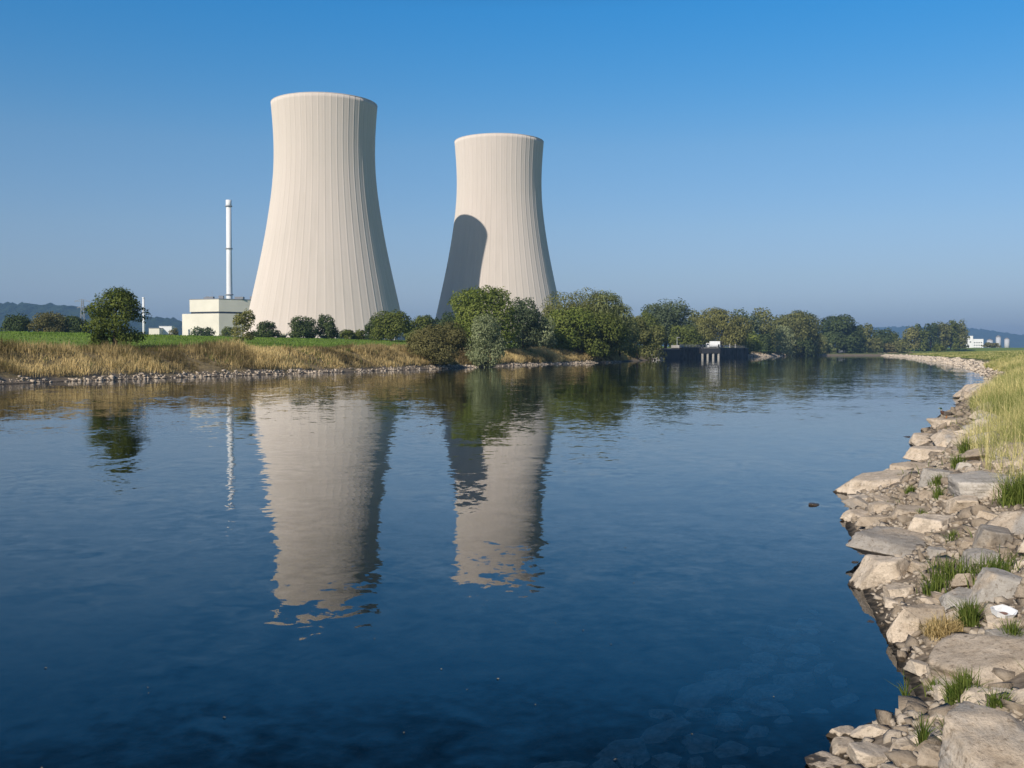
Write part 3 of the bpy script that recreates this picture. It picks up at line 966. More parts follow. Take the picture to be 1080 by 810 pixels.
# river bank group
GR = 'trees and bushes on the far river bank'
tree(461, 341, 66, 186, 'bush', 'brown', 'wide olive brown scrub bush overhanging the far water edge', name='willow_scrub', group=GR, leafpx=1.6, cover=1.2)
tree(440, 350, 24, 190, 'bush', 'willow', 'pale small bush at the left side of the brown scrub bush', name='willow_scrub', group=GR, leafpx=1.6)
tree(512, 332.5, 40, 205, 'willow', 'silver', 'silvery pale willow bush in front of the tall green tree', name='silver_willow', group=GR, z0=.4, leafpx=1.8, cover=1.2)
tree(511, 303.5, 66, 240, 'round', 'bright', 'tall round bright green tree before the shadowed tower', group=GR, z0=.8, leafpx=1.8, cover=1.7)
tree(551, 314.5, 36, 262, 'round', 'blue', 'dark bluish tree right of the tall bright green tree', group=GR, z0=.6, leafpx=1.7)
tree(565, 329, 40, 266, 'willow', 'silver', 'grey green willow with drooping twigs between dark tree and wide willow', name='silver_willow', group=GR, z0=.5, leafpx=2)
tree(606, 307, 74, 290, 'willow', 'olive', 'tallest wide olive willow at the right foot of the second tower', name='willow_tree', group=GR, z0=1, leafpx=1.8, cover=1.6)
tree(600, 325, 60, 280, 'round', 'bright', 'bright green leafy tree in front of the wide olive willow', group=GR, z0=.5, leafpx=1.8)
tree(637, 308.5, 56, 292, 'willow', 'willow', 'light green willow with wind blown crown beside the olive willow', name='willow_tree', group=GR, z0=.6, leafpx=1.8, cover=1.6)
tree(628, 330, 62, 284, 'round', 'green', 'deep green tree leaning over the gravel point', group=GR, z0=.5, leafpx=1.8)
tree(654, 326, 40, 312, 'willow', 'willow', 'pale green willow right of the gravel point', name='willow_tree', group=GR, z0=.3, leafpx=1.8)
tree(672, 334, 34, 345, 'round', 'olive', 'olive tree over the water left of the quay', group=GR, z0=.3, leafpx=1.8)
tree(688, 343, 28, 372, 'bush', 'olive', 'low olive bush at the left end of the quay wall', name='willow_scrub', group=GR, leafpx=1.7)
# behind the quay
GQ = 'trees behind the quay and the river bend'
tree(702, 317.5, 58, 500, 'round', 'blue', 'tall blue green spreading tree behind the left part of the quay', group=GQ, leafpx=1.8, z0=2)
tree(682, 330, 34, 470, 'round', 'green', 'green tree between the pale willow and the tall blue green tree', group=GQ, leafpx=1.8, z0=1)
tree(722, 343, 34, 470, 'bush', 'green', 'low green trees right above the lamp post on the quay', group=GQ, leafpx=1.7)
tree(737, 328, 24, 580, 'round', 'olive', 'narrow olive tree between the blue green tree and the yellowish one', group=GQ, leafpx=1.8, z0=1.5)
tree(762, 325.5, 56, 560, 'willow', 'gold', 'broad yellowish willow right behind the white truck', name='willow_tree', group=GQ, leafpx=1.8, z0=1.5, cover=1.15)
tree(733, 352, 22, 500, 'bush', 'olive', 'low olive bush on the quay left of the truck', name='willow_scrub', group=GQ, leafpx=1.7)
tree(787, 326.5, 30, 660, 'round', 'blue', 'dark green tree behind the right edge of the yellowish willow', group=GQ, leafpx=1.8, z0=1.5)
tree(803, 325, 26, 680, 'round', 'olive', 'tall olive tree above the small bright round tree', group=GQ, leafpx=1.8, z0=1.5)
tree(790, 350.5, 24, 585, 'bush', 'bright', 'small round bright green tree at the right end of the quay', name='round_bush', group=GQ, leafpx=1.7)
tree(776, 357, 12, 580, 'bush', 'bright', 'tiny bright bush at the left of the small round bright tree', name='shrub', group=GQ, leafpx=1.6)
tree(806, 352, 20, 650, 'bush', 'dark', 'dark bush between the round bright tree and the pale willow', name='shrub', group=GQ, leafpx=1.6)
tree(836, 329, 44, 735, 'willow', 'olive', 'broad olive tree behind the pale weeping willow', name='willow_tree', group=GQ, leafpx=1.8, z0=1.5, cover=1.15)
tree(853, 332, 30, 745, 'willow', 'olive', 'olive tree with rounded head right of the broad olive tree', name='willow_tree', group=GQ, leafpx=1.8, z0=1.5)
tree(848, 328.5, 32, 790, 'round', 'dark', 'dark tree peeping over the broad olive trees', group=GQ, leafpx=1.8, z0=1.5)
tree(821, 333, 24, 745, 'round', 'green', 'dark green gap tree between two olive trees', group=GQ, leafpx=1.8, z0=1)
tree(827, 343, 21, 702, 'willow', 'silver', 'pale grey green weeping willow on the far grassy bank', name='silver_willow', group=GQ, leafpx=1.8, z0=.5)
tree(845, 351, 30, 732, 'bush', 'dark', 'dark low thicket right of the pale weeping willow', name='shrub', group=GQ, leafpx=1.7)
tree(884, 333, 44, 870, 'round', 'dark', 'big dark green tree at the river bend', group=GQ, leafpx=1.8, z0=1, cover=1.15)
tree(900, 343, 26, 875, 'round', 'dark', 'smaller dark tree joined to the right of the big dark one', group=GQ, leafpx=1.8, z0=1)
tree(867, 355, 14, 832, 'willow', 'willow', 'small pale willow at the left foot of the big dark tree', name='willow_tree', group=GQ, leafpx=1.9, z0=.4)
tree(877, 362, 9, 840, 'bush', 'willow', 'tiny pale bush by the water under the big dark tree', name='shrub', group=GQ, leafpx=1.5)
tree(908, 361, 10, 880, 'bush', 'silver', 'tiny silvery bush by the water right of the white board', name='shrub', group=GQ, leafpx=1.5)
tree(913, 342, 22, 940, 'round', 'olive', 'olive tree behind the river bend, right of the dark trees', group=GQ, leafpx=1.8, z0=1)
tree(930, 346.5, 24, 935, 'round', 'dark', 'dark tree right of the olive one at the bend', group=GQ, leafpx=1.8, z0=1)
tree(921, 356, 20, 905, 'bush', 'olive', 'rounded olive bush at the water of the bend', name='round_bush', group=GQ, leafpx=1.7)
tree(941, 350, 18, 960, 'round', 'green', 'small green tree closing the bend before the poplars', group=GQ, leafpx=1.7, z0=1)
tree(950, 357, 18, 925, 'bush', 'olive', 'low olive bush at the left foot of the poplar row', name='shrub', group=GQ, leafpx=1.7)
tree(938, 362, 12, 915, 'bush', 'brown', 'low brown bush over the water at the bend', name='shrub', group=GQ, leafpx=1.6)
GP = 'poplars in a row past the bend'
for q, (x, t, wd, c, lab) in enumerate([(960, 345, 17, 'gold', 'leftmost poplar of the row, yellow green and lowest'), (971, 342, 17, 'green', 'second poplar from the left end of the row'), (982, 341, 17, 'dark', 'third poplar of the row, darker green'),
                                        (993, 340, 18, 'olive', 'fourth poplar of the row, olive'), (1003, 338.5, 18, 'green', 'fifth poplar of the row, green'), (1012, 338, 18, 'olive', 'rightmost and tallest poplar of the row by the white block')]):
    tree(x, t, wd, 1010 + q * 4, 'round', c, lab, name='poplar_tree', group=GP, leafpx=1.6, z0=.8, cover=1.1)
tree(990, 361.5, 13, 800, 'bush', 'green', 'low bush on the right meadow below the poplars', name='shrub', leafpx=1.5)
tree(1046, 361.2, 16, 1200, 'bush', 'brown', 'brownish scrub in front of the pale silos', name='shrub', leafpx=1.5)

# ------------------------------------------------------------------ grass
def blades(X, Y, Z, L, Wd, g, lean=.35, tint=None):
    n = len(X)
    an = g.uniform(0, 2 * math.pi, n); le = np.abs(g.normal(0, lean, n))
    dx, dy = np.cos(an) * le, np.sin(an) * le
    fa = g.uniform(0, math.pi, n); wx, wy = np.cos(fa) * Wd / 2, np.sin(fa) * Wd / 2
    V = np.empty((n, 6, 3), np.float32)
    for q, (t, wf) in enumerate(((0, 1), (.55, .8), (1, .12))):
        cx = X + dx * L * t * t; cy = Y + dy * L * t * t; cz = Z + L * t * (1 - .25 * le * t)
        V[:, q * 2, 0] = cx - wx * wf; V[:, q * 2, 1] = cy - wy * wf; V[:, q * 2, 2] = cz
        V[:, q * 2 + 1, 0] = cx + wx * wf; V[:, q * 2 + 1, 1] = cy + wy * wf; V[:, q * 2 + 1, 2] = cz
    b = np.arange(n)[:, None] * 6
    Q = np.concatenate([b + np.array([[0, 1, 3, 2]]), b + np.array([[2, 3, 5, 4]])])
    return V.reshape(-1, 3), Q, (None if tint is None else np.concatenate([tint, tint]))


M['drygrass'] = foliage_mat('dry_grass', (.11, .080, .042), (.74, .56, .27), .3)
M['greengrass'] = foliage_mat('green_grass', (.055, .095, .018), (.19, .22, .055), .3)
M['bankgrass'] = foliage_mat('yellow_bank_grass', (.115, .165, .034), (.74, .63, .29), .3)
M['meadowgrass'] = foliage_mat('meadow_grass', (.115, .185, .030), (.20, .285, .060), .3)


def along(poly, lo, hi, n, g, land_right):
    """random points along a bank: (x, y) offset d from the water line"""
    A = poly[:-1]; B = poly[1:]; D = B - A; L = np.linalg.norm(D, axis=1)
    ok = (A[:, 1] > lo) & (A[:, 1] < hi)
    p = np.where(ok, L, 0); p /= p.sum()
    k = g.choice(len(L), n, p=p); t = g.random(n)
    P = A[k] + D[k] * t[:, None]
    T = D[k] / L[k][:, None]
    Nn = np.stack([T[:, 1], -T[:, 0]], 1) * (1 if land_right else -1)
    return P, Nn


def far_grass():
    g = np.random.default_rng(3)
    n = 125000
    P, Nn = along(FAR, 40, 330, n, g, False)
    P = P[(g.random(n) < np.clip(110 / P[:, 1], .3, 1))] if False else P
    d = g.uniform(1.0, 12.5, n) + g.exponential(1.5, n) * (g.random(n) < .25)
    X, Y = (P + Nn * d[:, None]).T
    z, dn, df = terrain(X, Y)
    cl = fbm(X / 2.2, Y / 2.2, o=2); cl2 = fbm(X / 9 + 4, Y / 9, o=2)
    keep = (df > 1.0) & (df < 15) & (cl + .5 * cl2 > -.6) & ((X / Y) > -.85)
    X, Y, z, cl, cl2, df = (a[keep] for a in (X, Y, z, cl, cl2, df))
    n = len(X)
    L = np.clip(.74 + .8 * cl + 1.1 * cl2 + g.normal(0, .2, n), .32, 2.2) * np.where(df > 10, .75, 1)
    tint = np.clip(.48 + .55 * fbm(X / 1.6 + 30, Y / 1.6, o=2) + .8 * fbm(X / 9, Y / 9 + 50, o=2) + g.normal(0, .15, n) - .07 * np.clip(df - 5.5, 0, 6), 0, 1)
    Wd = np.clip(.055 * Y / 100, .045, .15) * g.uniform(.6, 1.3, n)
    V, Q, t = blades(X, Y, z - .05, L, Wd * .9, g, .55, tint)
    o = link('dry_bank_grass', mesh_arrays('dry_bank_grass', V, Q, t), M['drygrass'])
    tag(o, 'tall dry golden grass covering the far river bank', 'grass', kind='stuff')
    # greener weeds mixed in on the bank and tufts at the meadow edge
    n = 26000
    P, Nn = along(FAR, 40, 420, n, g, False)
    d = g.uniform(2.5, 22, n)
    X, Y = (P + Nn * d[:, None]).T
    z, dn, df = terrain(X, Y)
    keep = (fbm(X / 4 + 70, Y / 4, o=2) > .12) & (df > 2.2)
    X, Y, z = X[keep], Y[keep], z[keep]; n = len(X)
    V, Q, t = blades(X, Y, z - .05, g.uniform(.35, .95, n), np.clip(.06 * Y / 100, .05, .15), g, .4, g.random(n) * .8)
    o = link('green_bank_weeds', mesh_arrays('green_bank_weeds', V, Q, t), M['greengrass'])
    tag(o, 'patches of green weeds among the dry grass of the far bank', 'grass', kind='stuff')
    # short meadow sward on the slope behind
    n = 70000
    P, Nn = along(FAR, 40, 330, n, g, False)
    d = g.uniform(12, 100, n)
    X, Y = (P + Nn * d[:, None]).T
    z, dn, df = terrain(X, Y)
    V, Q, t = blades(X, Y, z - .03, g.uniform(.12, .34, n), np.clip(.07 * Y / 100, .06, .2), g, .5, np.clip(.5 + .5 * fbm(X / 9, Y / 9, o=2) + g.normal(0, .2, n), 0, 1))
    o = link('meadow_grass', mesh_arrays('meadow_grass', V, Q, t), M['meadowgrass'])
    tag(o, 'short green meadow grass on the rise behind the far bank', 'grass', kind='stuff')


far_grass()


def near_grass():
    g = np.random.default_rng(5)
    n = 225000
    P, Nn = along(NEAR, 2, 165, n, g, True)
    d = 1.3 + 9.5 * g.random(n) ** 1.25
    X, Y = (P + Nn * d[:, None]).T
    z, dn, df = terrain(X, Y)
    cl = fbm(X / .9, Y / .9, o=2); cl2 = fbm(X / 3.5 + 4, Y / 3.5, o=2)
    start = 2.35 + .9 * cl2 - np.clip((Y - 18) / 30, 0, .9) + 1.4 * (Y < 13)
    keep = (dn > start) & (cl + .45 * cl2 > -.38) & (X < Y * .56 + 6.0) & ((Y > 12) | (X > Y * .5 + .2)) & (np.hypot(X, Y) > 2.5)
    X, Y, z, cl, cl2 = (a[keep] for a in (X, Y, z, cl, cl2))
    n = len(X)
    L = np.clip(.60 + .55 * cl + .3 * cl2 + g.normal(0, .17, n), .14, 1.35)
    tint = np.clip(.58 + .75 * fbm(X / .8 + 30, Y / .8, o=2) + .6 * fbm(X / 3 + 11, Y / 3, o=2) + g.normal(0, .24, n), 0, 1)
    Wd = np.clip(.00052 * Y, .010, .07) * g.uniform(.6, 1.3, n)
    V, Q, t = blades(X, Y, z - .04, L, Wd * .85, g, .52, tint)
    o = link('tall_bank_grass', mesh_arrays('tall_bank_grass', V, Q, t), M['bankgrass'])
    tag(o, 'tall yellow green grass on the stony near bank', 'grass', kind='stuff')
    # meadow beyond
    n = 70000
    P, Nn = along(NEAR, 90, 620, n, g, True)
    d = 5 + 75 * g.random(n) ** 1.4
    X, Y = (P + Nn * d[:, None]).T
    z, dn, df = terrain(X, Y)
    keep = (dn > 5 + 2 * fbm(X / 6, Y / 6, o=2)) & (X < Y * .58)
    X, Y, z = X[keep], Y[keep], z[keep]; n = len(X)
    tint = np.clip(.35 + .6 * fbm(X / 14, Y / 14, o=3) + g.normal(0, .2, n), 0, 1)
    V, Q, t = blades(X, Y, z - .05, g.uniform(.15, .45, n), np.clip(.0009 * Y, .05, .4), g, .5, tint)
    o = link('far_meadow_grass', mesh_arrays('far_meadow_grass', V, Q, t), M['bankgrass'])
    tag(o, 'rough grass of the meadow that follows the right bank', 'grass', kind='stuff')


near_grass()

# ------------------------------------------------------------------ rocks
_ico = bmesh.new(); bmesh.ops.create_icosphere(_ico, subdivisions=5, radius=1)
ICO_V = np.array([v.co[:] for v in _ico.verts]); ICO_F = np.array([[v.index for v in f.verts] for f in _ico.faces]); _ico.free()
_ico = bmesh.new(); bmesh.ops.create_icosphere(_ico, subdivisions=3, radius=1)
ICS_V = np.array([v.co[:] for v in _ico.verts]); ICS_F = np.array([[v.index for v in f.verts] for f in _ico.faces]); _ico.free()


def rock_verts(seed, base=None, slab=.5, point=0.0):
    g = np.random.default_rng(seed)
    D = ICO_V if base is None else base
    D = D / np.linalg.norm(D, axis=1)[:, None]
    nrm = [(g.normal(0, .10), g.normal(0, .10), 1), (g.normal(0, .1), g.normal(0, .1), -1)]
    dist = [1.0 * g.uniform(.62, .80), .75]
    ns = g.integers(4, 7)
    a0 = g.uniform(0, 6.28)
    for q in range(ns):
        a = a0 + 2 * math.pi * (q + g.uniform(-.28, .28)) / ns
        nrm.append((math.cos(a), math.sin(a), g.normal(.12, .28))); dist.append(g.uniform(.70, .98))
    for q in range(g.integers(2, 5)):
        v = g.normal(size=3); v[2] = abs(v[2]) * .8; nrm.append(tuple(v)); dist.append(g.uniform(.66, .95))
    if point:
        for q in range(3):
            a = a0 + 2.1 * q; nrm.append((math.cos(a), math.sin(a), .75)); dist.append(.62)
        dist[0] = 1.05
    nrm = np.array(nrm); nrm /= np.linalg.norm(nrm, axis=1)[:, None]; dist = np.array(dist)
    k = np.clip(D @ nrm.T / dist[None], 0, None)
    p = 90.0
    r = (k ** p).sum(1) ** (-1 / p)
    V = D * r[:, None]
    o = seed * 3.7
    # broken ledges + surface grain
    f = fbm(V[:, 0] * 1.7 + o, V[:, 1] * 1.7, V[:, 2] * 1.7, o=3)
    f2 = fbm(V[:, 0] * 6 + o, V[:, 1] * 6, V[:, 2] * 9, o=4)
    led = np.round(V[:, 2] * 5 + .8 * f) / 5 - V[:, 2]
    V = V + D * (.055 * f + .030 * f2)[:, None]
    V[:, :2] *= (1 + .10 * led * (np.abs(D[:, 2]) < .75))[:, None]
    return V


ROCKPROTO = []
def rock_mesh(seed, small=False, **kw):
    V = rock_verts(seed, ICS_V if small else None, **kw)
    return mesh_arrays('riprap_stone', V, ICS_F if small else ICO_F, smooth_=True)


for q in range(18):
    mm = rock_mesh(50 + q); mm.materials.append(M['rock']); ROCKPROTO.append(mm)

PLACED = []      # x, y, radius


def place_rock(me, x, y, z, sx, sy, sz, rz, tilt, label, group, name='riprap_stone', cat='stone', grey=.3):
    o = bpy.data.objects.new(name, me); COL.objects.link(o)
    o.location = (x, y, z); o.scale = (sx, sy, sz); o.rotation_euler = (tilt[0], tilt[1], rz)
    o.color = (grey, grey, grey, 1)
    tag(o, label, cat, group)
    PLACED.append((x, y, max(sx, sy)))
    return o


GRK = 'riprap stones along the near bank'
# hero stones: photo x, y (centre), width, height, flags, label
HERO = [
    (1064, 797, 124, 78, 'fs', 'very large grey topped boulder filling the bottom right corner'),
    (1004, 727, 50, 28, 'f', 'flat topped pale slab standing at the cove behind the corner boulder'),
    (1038, 700, 100, 54, 'f', 'broad tan slab above the flat stone of the cove'),
    (957, 667, 42, 46, 'p', 'pointed tan stone rising from the water beside the dry grass clump'),
    (951, 627, 36, 24, '', 'rounded tan stone wedged right below the big block by the water'),
    (945, 637, 26, 12, 'f', 'small pale stone under the rounded tan one at the water'),
    (936, 607, 60, 46, '', 'big square tan block with its foot in the water'),
    (952, 577, 92, 30, 'gf', 'wide flat grey slab sloping to the water behind the square block'),
    (990, 585, 20, 18, 'g', 'small upright grey wedge on the flat grey slab'),
    (1036, 592, 44, 27, 'g', 'grey brown wedge stone with a dark gap at its right'),
    (1050, 570, 48, 36, 'g', 'large rounded grey stone above the wedge stone'),
    (986, 555, 44, 28, '', 'round shouldered tan stone near the middle of the slope'),
    (1064, 622, 60, 44, 'g', 'long grey slab behind the white plastic tub'),
    (1020, 633, 44, 20, 'gf', 'thin grey slab lying tilted left of the white tub'),
    (1074, 677, 50, 28, 'g', 'dark grey boulder just below the white plastic tub'),
    (983, 650, 34, 20, '', 'tan stone behind the dead grass clump'),
    (1012, 652, 26, 16, '', 'small brown stone under the thin grey slab'),
    (893, 777, 36, 22, '', 'pale stone on top of the little pile in the water at the bottom'),
    (890, 794, 34, 26, '', 'dark edged slab leaning at the left of the little pile'),
    (926, 772, 34, 20, '', 'square pale stone at the right of the little pile'),
    (921, 799, 58, 30, '', 'broad tan stone at the frame bottom in front of the little pile'),
    (956, 793, 30, 28, '', 'blocky tan stone between the pile and the corner boulder'),
    (985, 778, 34, 20, '', 'tan stone with grass shoots behind the blocky one'),
    (996, 802, 40, 22, '', 'tan stone at the frame bottom left of the corner boulder'),
    (993, 760, 22, 16, '', 'small pale stone at the mouth of the cove'),
    (875, 808, 42, 14, 'f', 'flat stone cut by the frame bottom, nearest to the open water'),
    (926, 511, 78, 26, 'f', 'long pale ledge stone jutting far into the water'),
    (1050, 516, 84, 32, 'gf', 'big blue grey slanted slab below the tall grass'),
    (995, 506, 32, 24, 'g', 'grey block left of the blue grey slanted slab'),
    (1018, 534, 38, 26, '', 'round tan boulder below the blue grey slab'),
    (1046, 548, 30, 18, '', 'small tan stone between the round boulder and the right frame edge'),
    (906, 545, 32, 14, 'f', 'thin pale stone at the water below the long ledge'),
    (962, 542, 34, 18, 'f', 'flat tan stone behind the thin pale one'),
    (962, 497, 34, 16, 'f', 'tan stone on the shore end of the long ledge'),
    (1024, 575, 22, 14, '', 'small tan stone left of the large rounded grey stone'),
    (975, 600, 22, 14, '', 'brown stone beside the grass behind the square block'),
    (1000, 690, 20, 14, '', 'small brown stone right of the dead grass clump'),
    (1062, 735, 30, 18, '', 'tan stone wedged behind the corner boulder'),
    (1030, 738, 34, 30, '', 'upright tan stone right of the flat topped slab'),
    (985, 478, 46, 16, 'f', 'pale flat stone on the shore below the mallard'),
    (975, 465, 30, 12, 'f', 'pale stone at the water edge, a step below the mallard'),
    (1003, 446, 36, 13, 'f', 'pale flat stone the mallard stands on'),
    (1062, 655, 46, 16, 'f', 'flat tan stone carrying the white plastic tub'),
]
for q, (px, py, wp_, hp, fl, lab) in enumerate(HERO):
    g = np.random.default_rng(300 + q)
    p = on_ground(px, py + hp * .10)
    dist = p.y / F
    sx = wp_ * dist / 2 * 1.08
    el = math.atan2(HC - p.z, p.y)
    sy = sx * (1.0 if 'f' in fl else .85)
    hv = hp * dist / 2
    rest = hv ** 2 - (sy * math.sin(el)) ** 2
    sz = max(math.sqrt(max(rest, 0)), (.28 if 'f' in fl else .42) * sx)
    sz = min(sz, sx * (.5 if 'f' in fl else 1.0))
    me_ = rock_mesh(300 + q, point=1.0 if 'p' in fl else 0.0)
    me_.materials.append(M['rock'])
    rz = g.uniform(-.4, .4)
    if 's' in fl: sz = sx * .42
    place_rock(me_, p.x, p.y + sy * .15, max(p.z, 0) + sz * .12, sx, sy, sz * 1.15, rz, (.34, -.10) if 's' in fl else (g.normal(.08, .10), g.normal(0, .10)), lab, GRK, grey=.85 if 'g' in fl else .5 if 's' in fl else .1)

SCREEN = [(h[0], h[1], h[2], h[3]) for h in HERO] + [(1002, 436, 64, 34), (1062, 647, 34, 20)]


# filler stones
def fill_rocks():
    g = np.random.default_rng(21)
    tot = 250
    sizes = np.sort(np.clip(g.lognormal(-1.25, .45, tot), .13, .6))[::-1]
    placed = 0; tries = 0; fails = 0; shrink = 1.0
    while placed < tot and tries < 60000:
        tries += 1; fails += 1
        if fails > 90: shrink *= .9; fails = 0
        u = g.random()
        Yc = 6.5 * (85 / 6.5) ** (u ** 1.55)
        k = int(np.argmin(np.abs(NEAR[:, 1] - Yc) + 1000 * (NEAR[:, 1] < 5)))
        b0 = NEAR[k] + (NEAR[min(k + 1, len(NEAR) - 1)] - NEAR[k]) * g.random()
        t = NEAR[k + 1] - NEAR[k - 1]; t = t / np.linalg.norm(t); nn_ = np.array([t[1], -t[0]])
        d = g.uniform(-.35, 3.3 if b0[1] < 22 else 2.4)
        x, y = b0 + nn_ * d
        s = max(.09, float(sizes[placed]) * shrink) * (1.0 + min(.9, y / 70))
        if d < .1: s *= .8
        d = max(d, s * .5 + .05); x, y = b0 + nn_ * d
        if d > 1.7 and y > 12: s = min(s * .7, .3 + y / 150)
        if any((x - a) ** 2 + (y - b) ** 2 < (.52 * (r + s)) ** 2 for a, b, r in PLACED): continue
        gz0 = tz(x, y); fx = 540 + F * x / y; fy = 371 + F * (HC - gz0 - s * .25) / y; fw = F * s / y
        if any(abs(fx - hx) < .42 * hw + .75 * fw and abs(fy - hy) < .42 * hh + .42 * fw for hx, hy, hw, hh in SCREEN): continue
        z, dn, df = terrain([x], [y])
        z = float(z[0]); dn_ = float(dn[0])
        if z < -.22: continue
        px = 540 + F * x / y
        if px > 1130: continue
        sy = s * g.uniform(.65, 1.0); sz = s * g.uniform(.36, .62)
        if dn_ < .5: lab = 'tan riprap stone lying half in the water at the near shore'
        elif y < 20: lab = 'tan sandstone riprap block on the dry part of the near slope'
        elif y < 45: lab = 'pale riprap stone on the shore around the standing mallard'
        else: lab = 'pale stone on the distant part of the right shore beyond the mallard'
        place_rock(ROCKPROTO[g.integers(0, 18)], x, y, z + sz * .15, s, sy, sz, g.uniform(0, 6.28), (g.normal(0, .2), g.normal(0, .2)), lab, GRK + (', ' + ('at the water' if dn_ < .5 else 'foreground' if y < 20 else 'middle' if y < 45 else 'far part')), grey=float(np.clip(g.normal(.35, .3), 0, 1)))
        placed += 1; fails = 0; shrink = min(1.0, shrink * 1.04)
    print('FILL', placed, tries)


fill_rocks()

WETP = []
for q in range(4):
    mm = rock_mesh(61 + 2 * q); mm.materials.append(M['wet']); WETP.append(mm)
# stones standing clear of the shore
for (px, py, wp_, lab) in [(858, 533, 16, 'lone brown stone breaking the current well off the shore'), (902, 594, 12, 'small brown stone awash before the flat grey slab'),
                           (899, 572, 16, 'dark wet stone just off the flat grey slab'), (919, 658, 13, 'small brown stone in the water left of the pointed one'),
                           (931, 500, 8, 'tiny dark stone in the water above the long ledge'), (842, 593, 10, 'barely emerging stone with ripples off the square block'),
                           (957, 461, 9, 'small stone in the water below the mallard shore')]:
    p = at(px, py, 3300.0 / (py - 371)); s = wp_ * p.y / F / 2
    place_rock(WETP[px % 4], p.x, p.y, -.03 if wp_ < 12 else -.02, s, s * .75, s * .5, px, (0, 0), lab, 'stones standing in the water')


def chip_protos(n=14):
    """angular broken stones: convex hulls of a few random points, flat faces and sharp edges"""
    out = []
    for q in range(n):
        g = np.random.default_rng(900 + q)
        b = bmesh.new()
        for k in range(g.integers(9, 14)):
            v = g.normal(size=3); v /= np.linalg.norm(v); v *= g.uniform(.85, 1.1)
            v[2] = np.clip(v[2], -.55, .5) * 1.5
            b.verts.new(v)
        r = bmesh.ops.convex_hull(b, input=list(b.verts))
        bmesh.ops.delete(b, geom=[e for e in r['geom_interior'] if isinstance(e, bmesh.types.BMVert)], context='VERTS')
        bmesh.ops.triangulate(b, faces=list(b.faces))
        b.verts.index_update(); b.normal_update()
        out.append((np.array([v.co[:] for v in b.verts]), np.array([[v.index for v in f.verts] for f in b.faces])))
        b.free()
    return out


CHIPS = chip_protos()


def many_rocks(name, X, Y, Z, S, flat, mat, g, label, kind='stuff'):
    Vs = []; Qs = []; off = 0
    for q in range(len(X)):
        pv, pf = CHIPS[q % len(CHIPS)]
        a = g.uniform(0, 6.28); c, s = math.cos(a), math.sin(a)
        v = pv * np.array([S[q], S[q] * g.uniform(.55, 1), S[q] * flat * g.uniform(.7, 1.3)])
        tx, ty = g.normal(0, .22, 2)
        z = v[:, 2] + v[:, 0] * tx + v[:, 1] * ty
        Vs.append(np.stack([v[:, 0] * c - v[:, 1] * s + X[q], v[:, 0] * s + v[:, 1] * c + Y[q], z + Z[q]], 1))
        Qs.append(pf + off); off += len(pv)
    o = link(name, mesh_arrays(name, np.concatenate(Vs), np.concatenate(Qs), smooth_=False), mat)
    o.color = (.3, .3, .3, 1)
    tag(o, label, 'stones', kind=kind)


def rubble():
    g = np.random.default_rng(33)
    n = 14000
    P, Nn = along(NEAR, 4, 130, n, g, True)
    keepY = g.random(n) < np.clip(14 / P[:, 1], .08, 1)
    P, Nn = P[keepY], Nn[keepY]; n = len(P)
    d = g.uniform(.08, 3.4, n)
    X, Y = (P + Nn * d[:, None]).T
    z, dn, df = terrain(X, Y)
    S = np.clip(g.lognormal(-2.9, .5, n), .025, .14) * (1 + np.clip(Y / 40, 0, 2.2))
    ok = z > -.2
    many_rocks('shore_rubble', X[ok], Y[ok], z[ok] + S[ok] * .1, S[ok], .6, M['rubble'], g, 'small broken stone rubble between the bigger stones of the near bank')
    n = 6500
    P, Nn = along(NEAR, 5, 24, n, g, True)
    d = g.uniform(.05, 3.2, n)
    X, Y = (P + Nn * d[:, None]).T
    z, dn, df = terrain(X, Y)
    S = np.clip(g.lognormal(-3.2, .5, n), .015, .09)
    many_rocks('shore_gravel', X, Y, z + S * .15, S, .6, M['rubble'], g, 'fine broken gravel lying between the foreground stones')
    # far bank stone strip
    n = 4000
    P, Nn = along(FAR, 50, 300, n, g, False)
    d = g.uniform(-.5, 1.2, n)
    X, Y = (P + Nn * d[:, None]).T
    z, dn, df = terrain(X, Y)
    S = np.clip(g.lognormal(-2.0, .5, n), .06, .42)
    ok = (df > -.5) & (df < 1.3) & (fbm(X / 3, Y / 3, o=2) > -.38)
    many_rocks('far_bank_stones', X[ok], Y[ok], z[ok] + S[ok] * .1, S[ok], .6, M['rock_far'], g, 'pale stones lining the water edge of the far bank')
    n = 2400
    P, Nn = along(FAR, 560, 900, n, g, False)
    d = g.uniform(-.5, 4.0, n)
    X, Y = (P + Nn * d[:, None]).T
    z, dn, df = terrain(X, Y)
    S = np.clip(g.lognormal(-.9, .45, n), .2, 1.1)
    many_rocks('bend_bank_stones', X, Y, z + S * .1, S, .45, M['rock_far'], g, 'pale stony strip along the far bank at the river bend')
    n = 3600
    P, Nn = along(NEAR, 80, 760, n, g, True)
    d = g.uniform(-.4, 3.4, n)
    X, Y = (P + Nn * d[:, None]).T
    z, dn, df = terrain(X, Y)
    S = np.clip(g.lognormal(-1.3, .5, n), .1, .8) * np.clip(Y / 200, .7, 1.3)
    ok = dn < 3.2
    many_rocks('bend_shore_stones', X[ok], Y[ok], z[ok] + S[ok] * .1, S[ok], .5, M['rock_far'], g, 'pale stone margin of the right shore curving to the bend')


rubble()


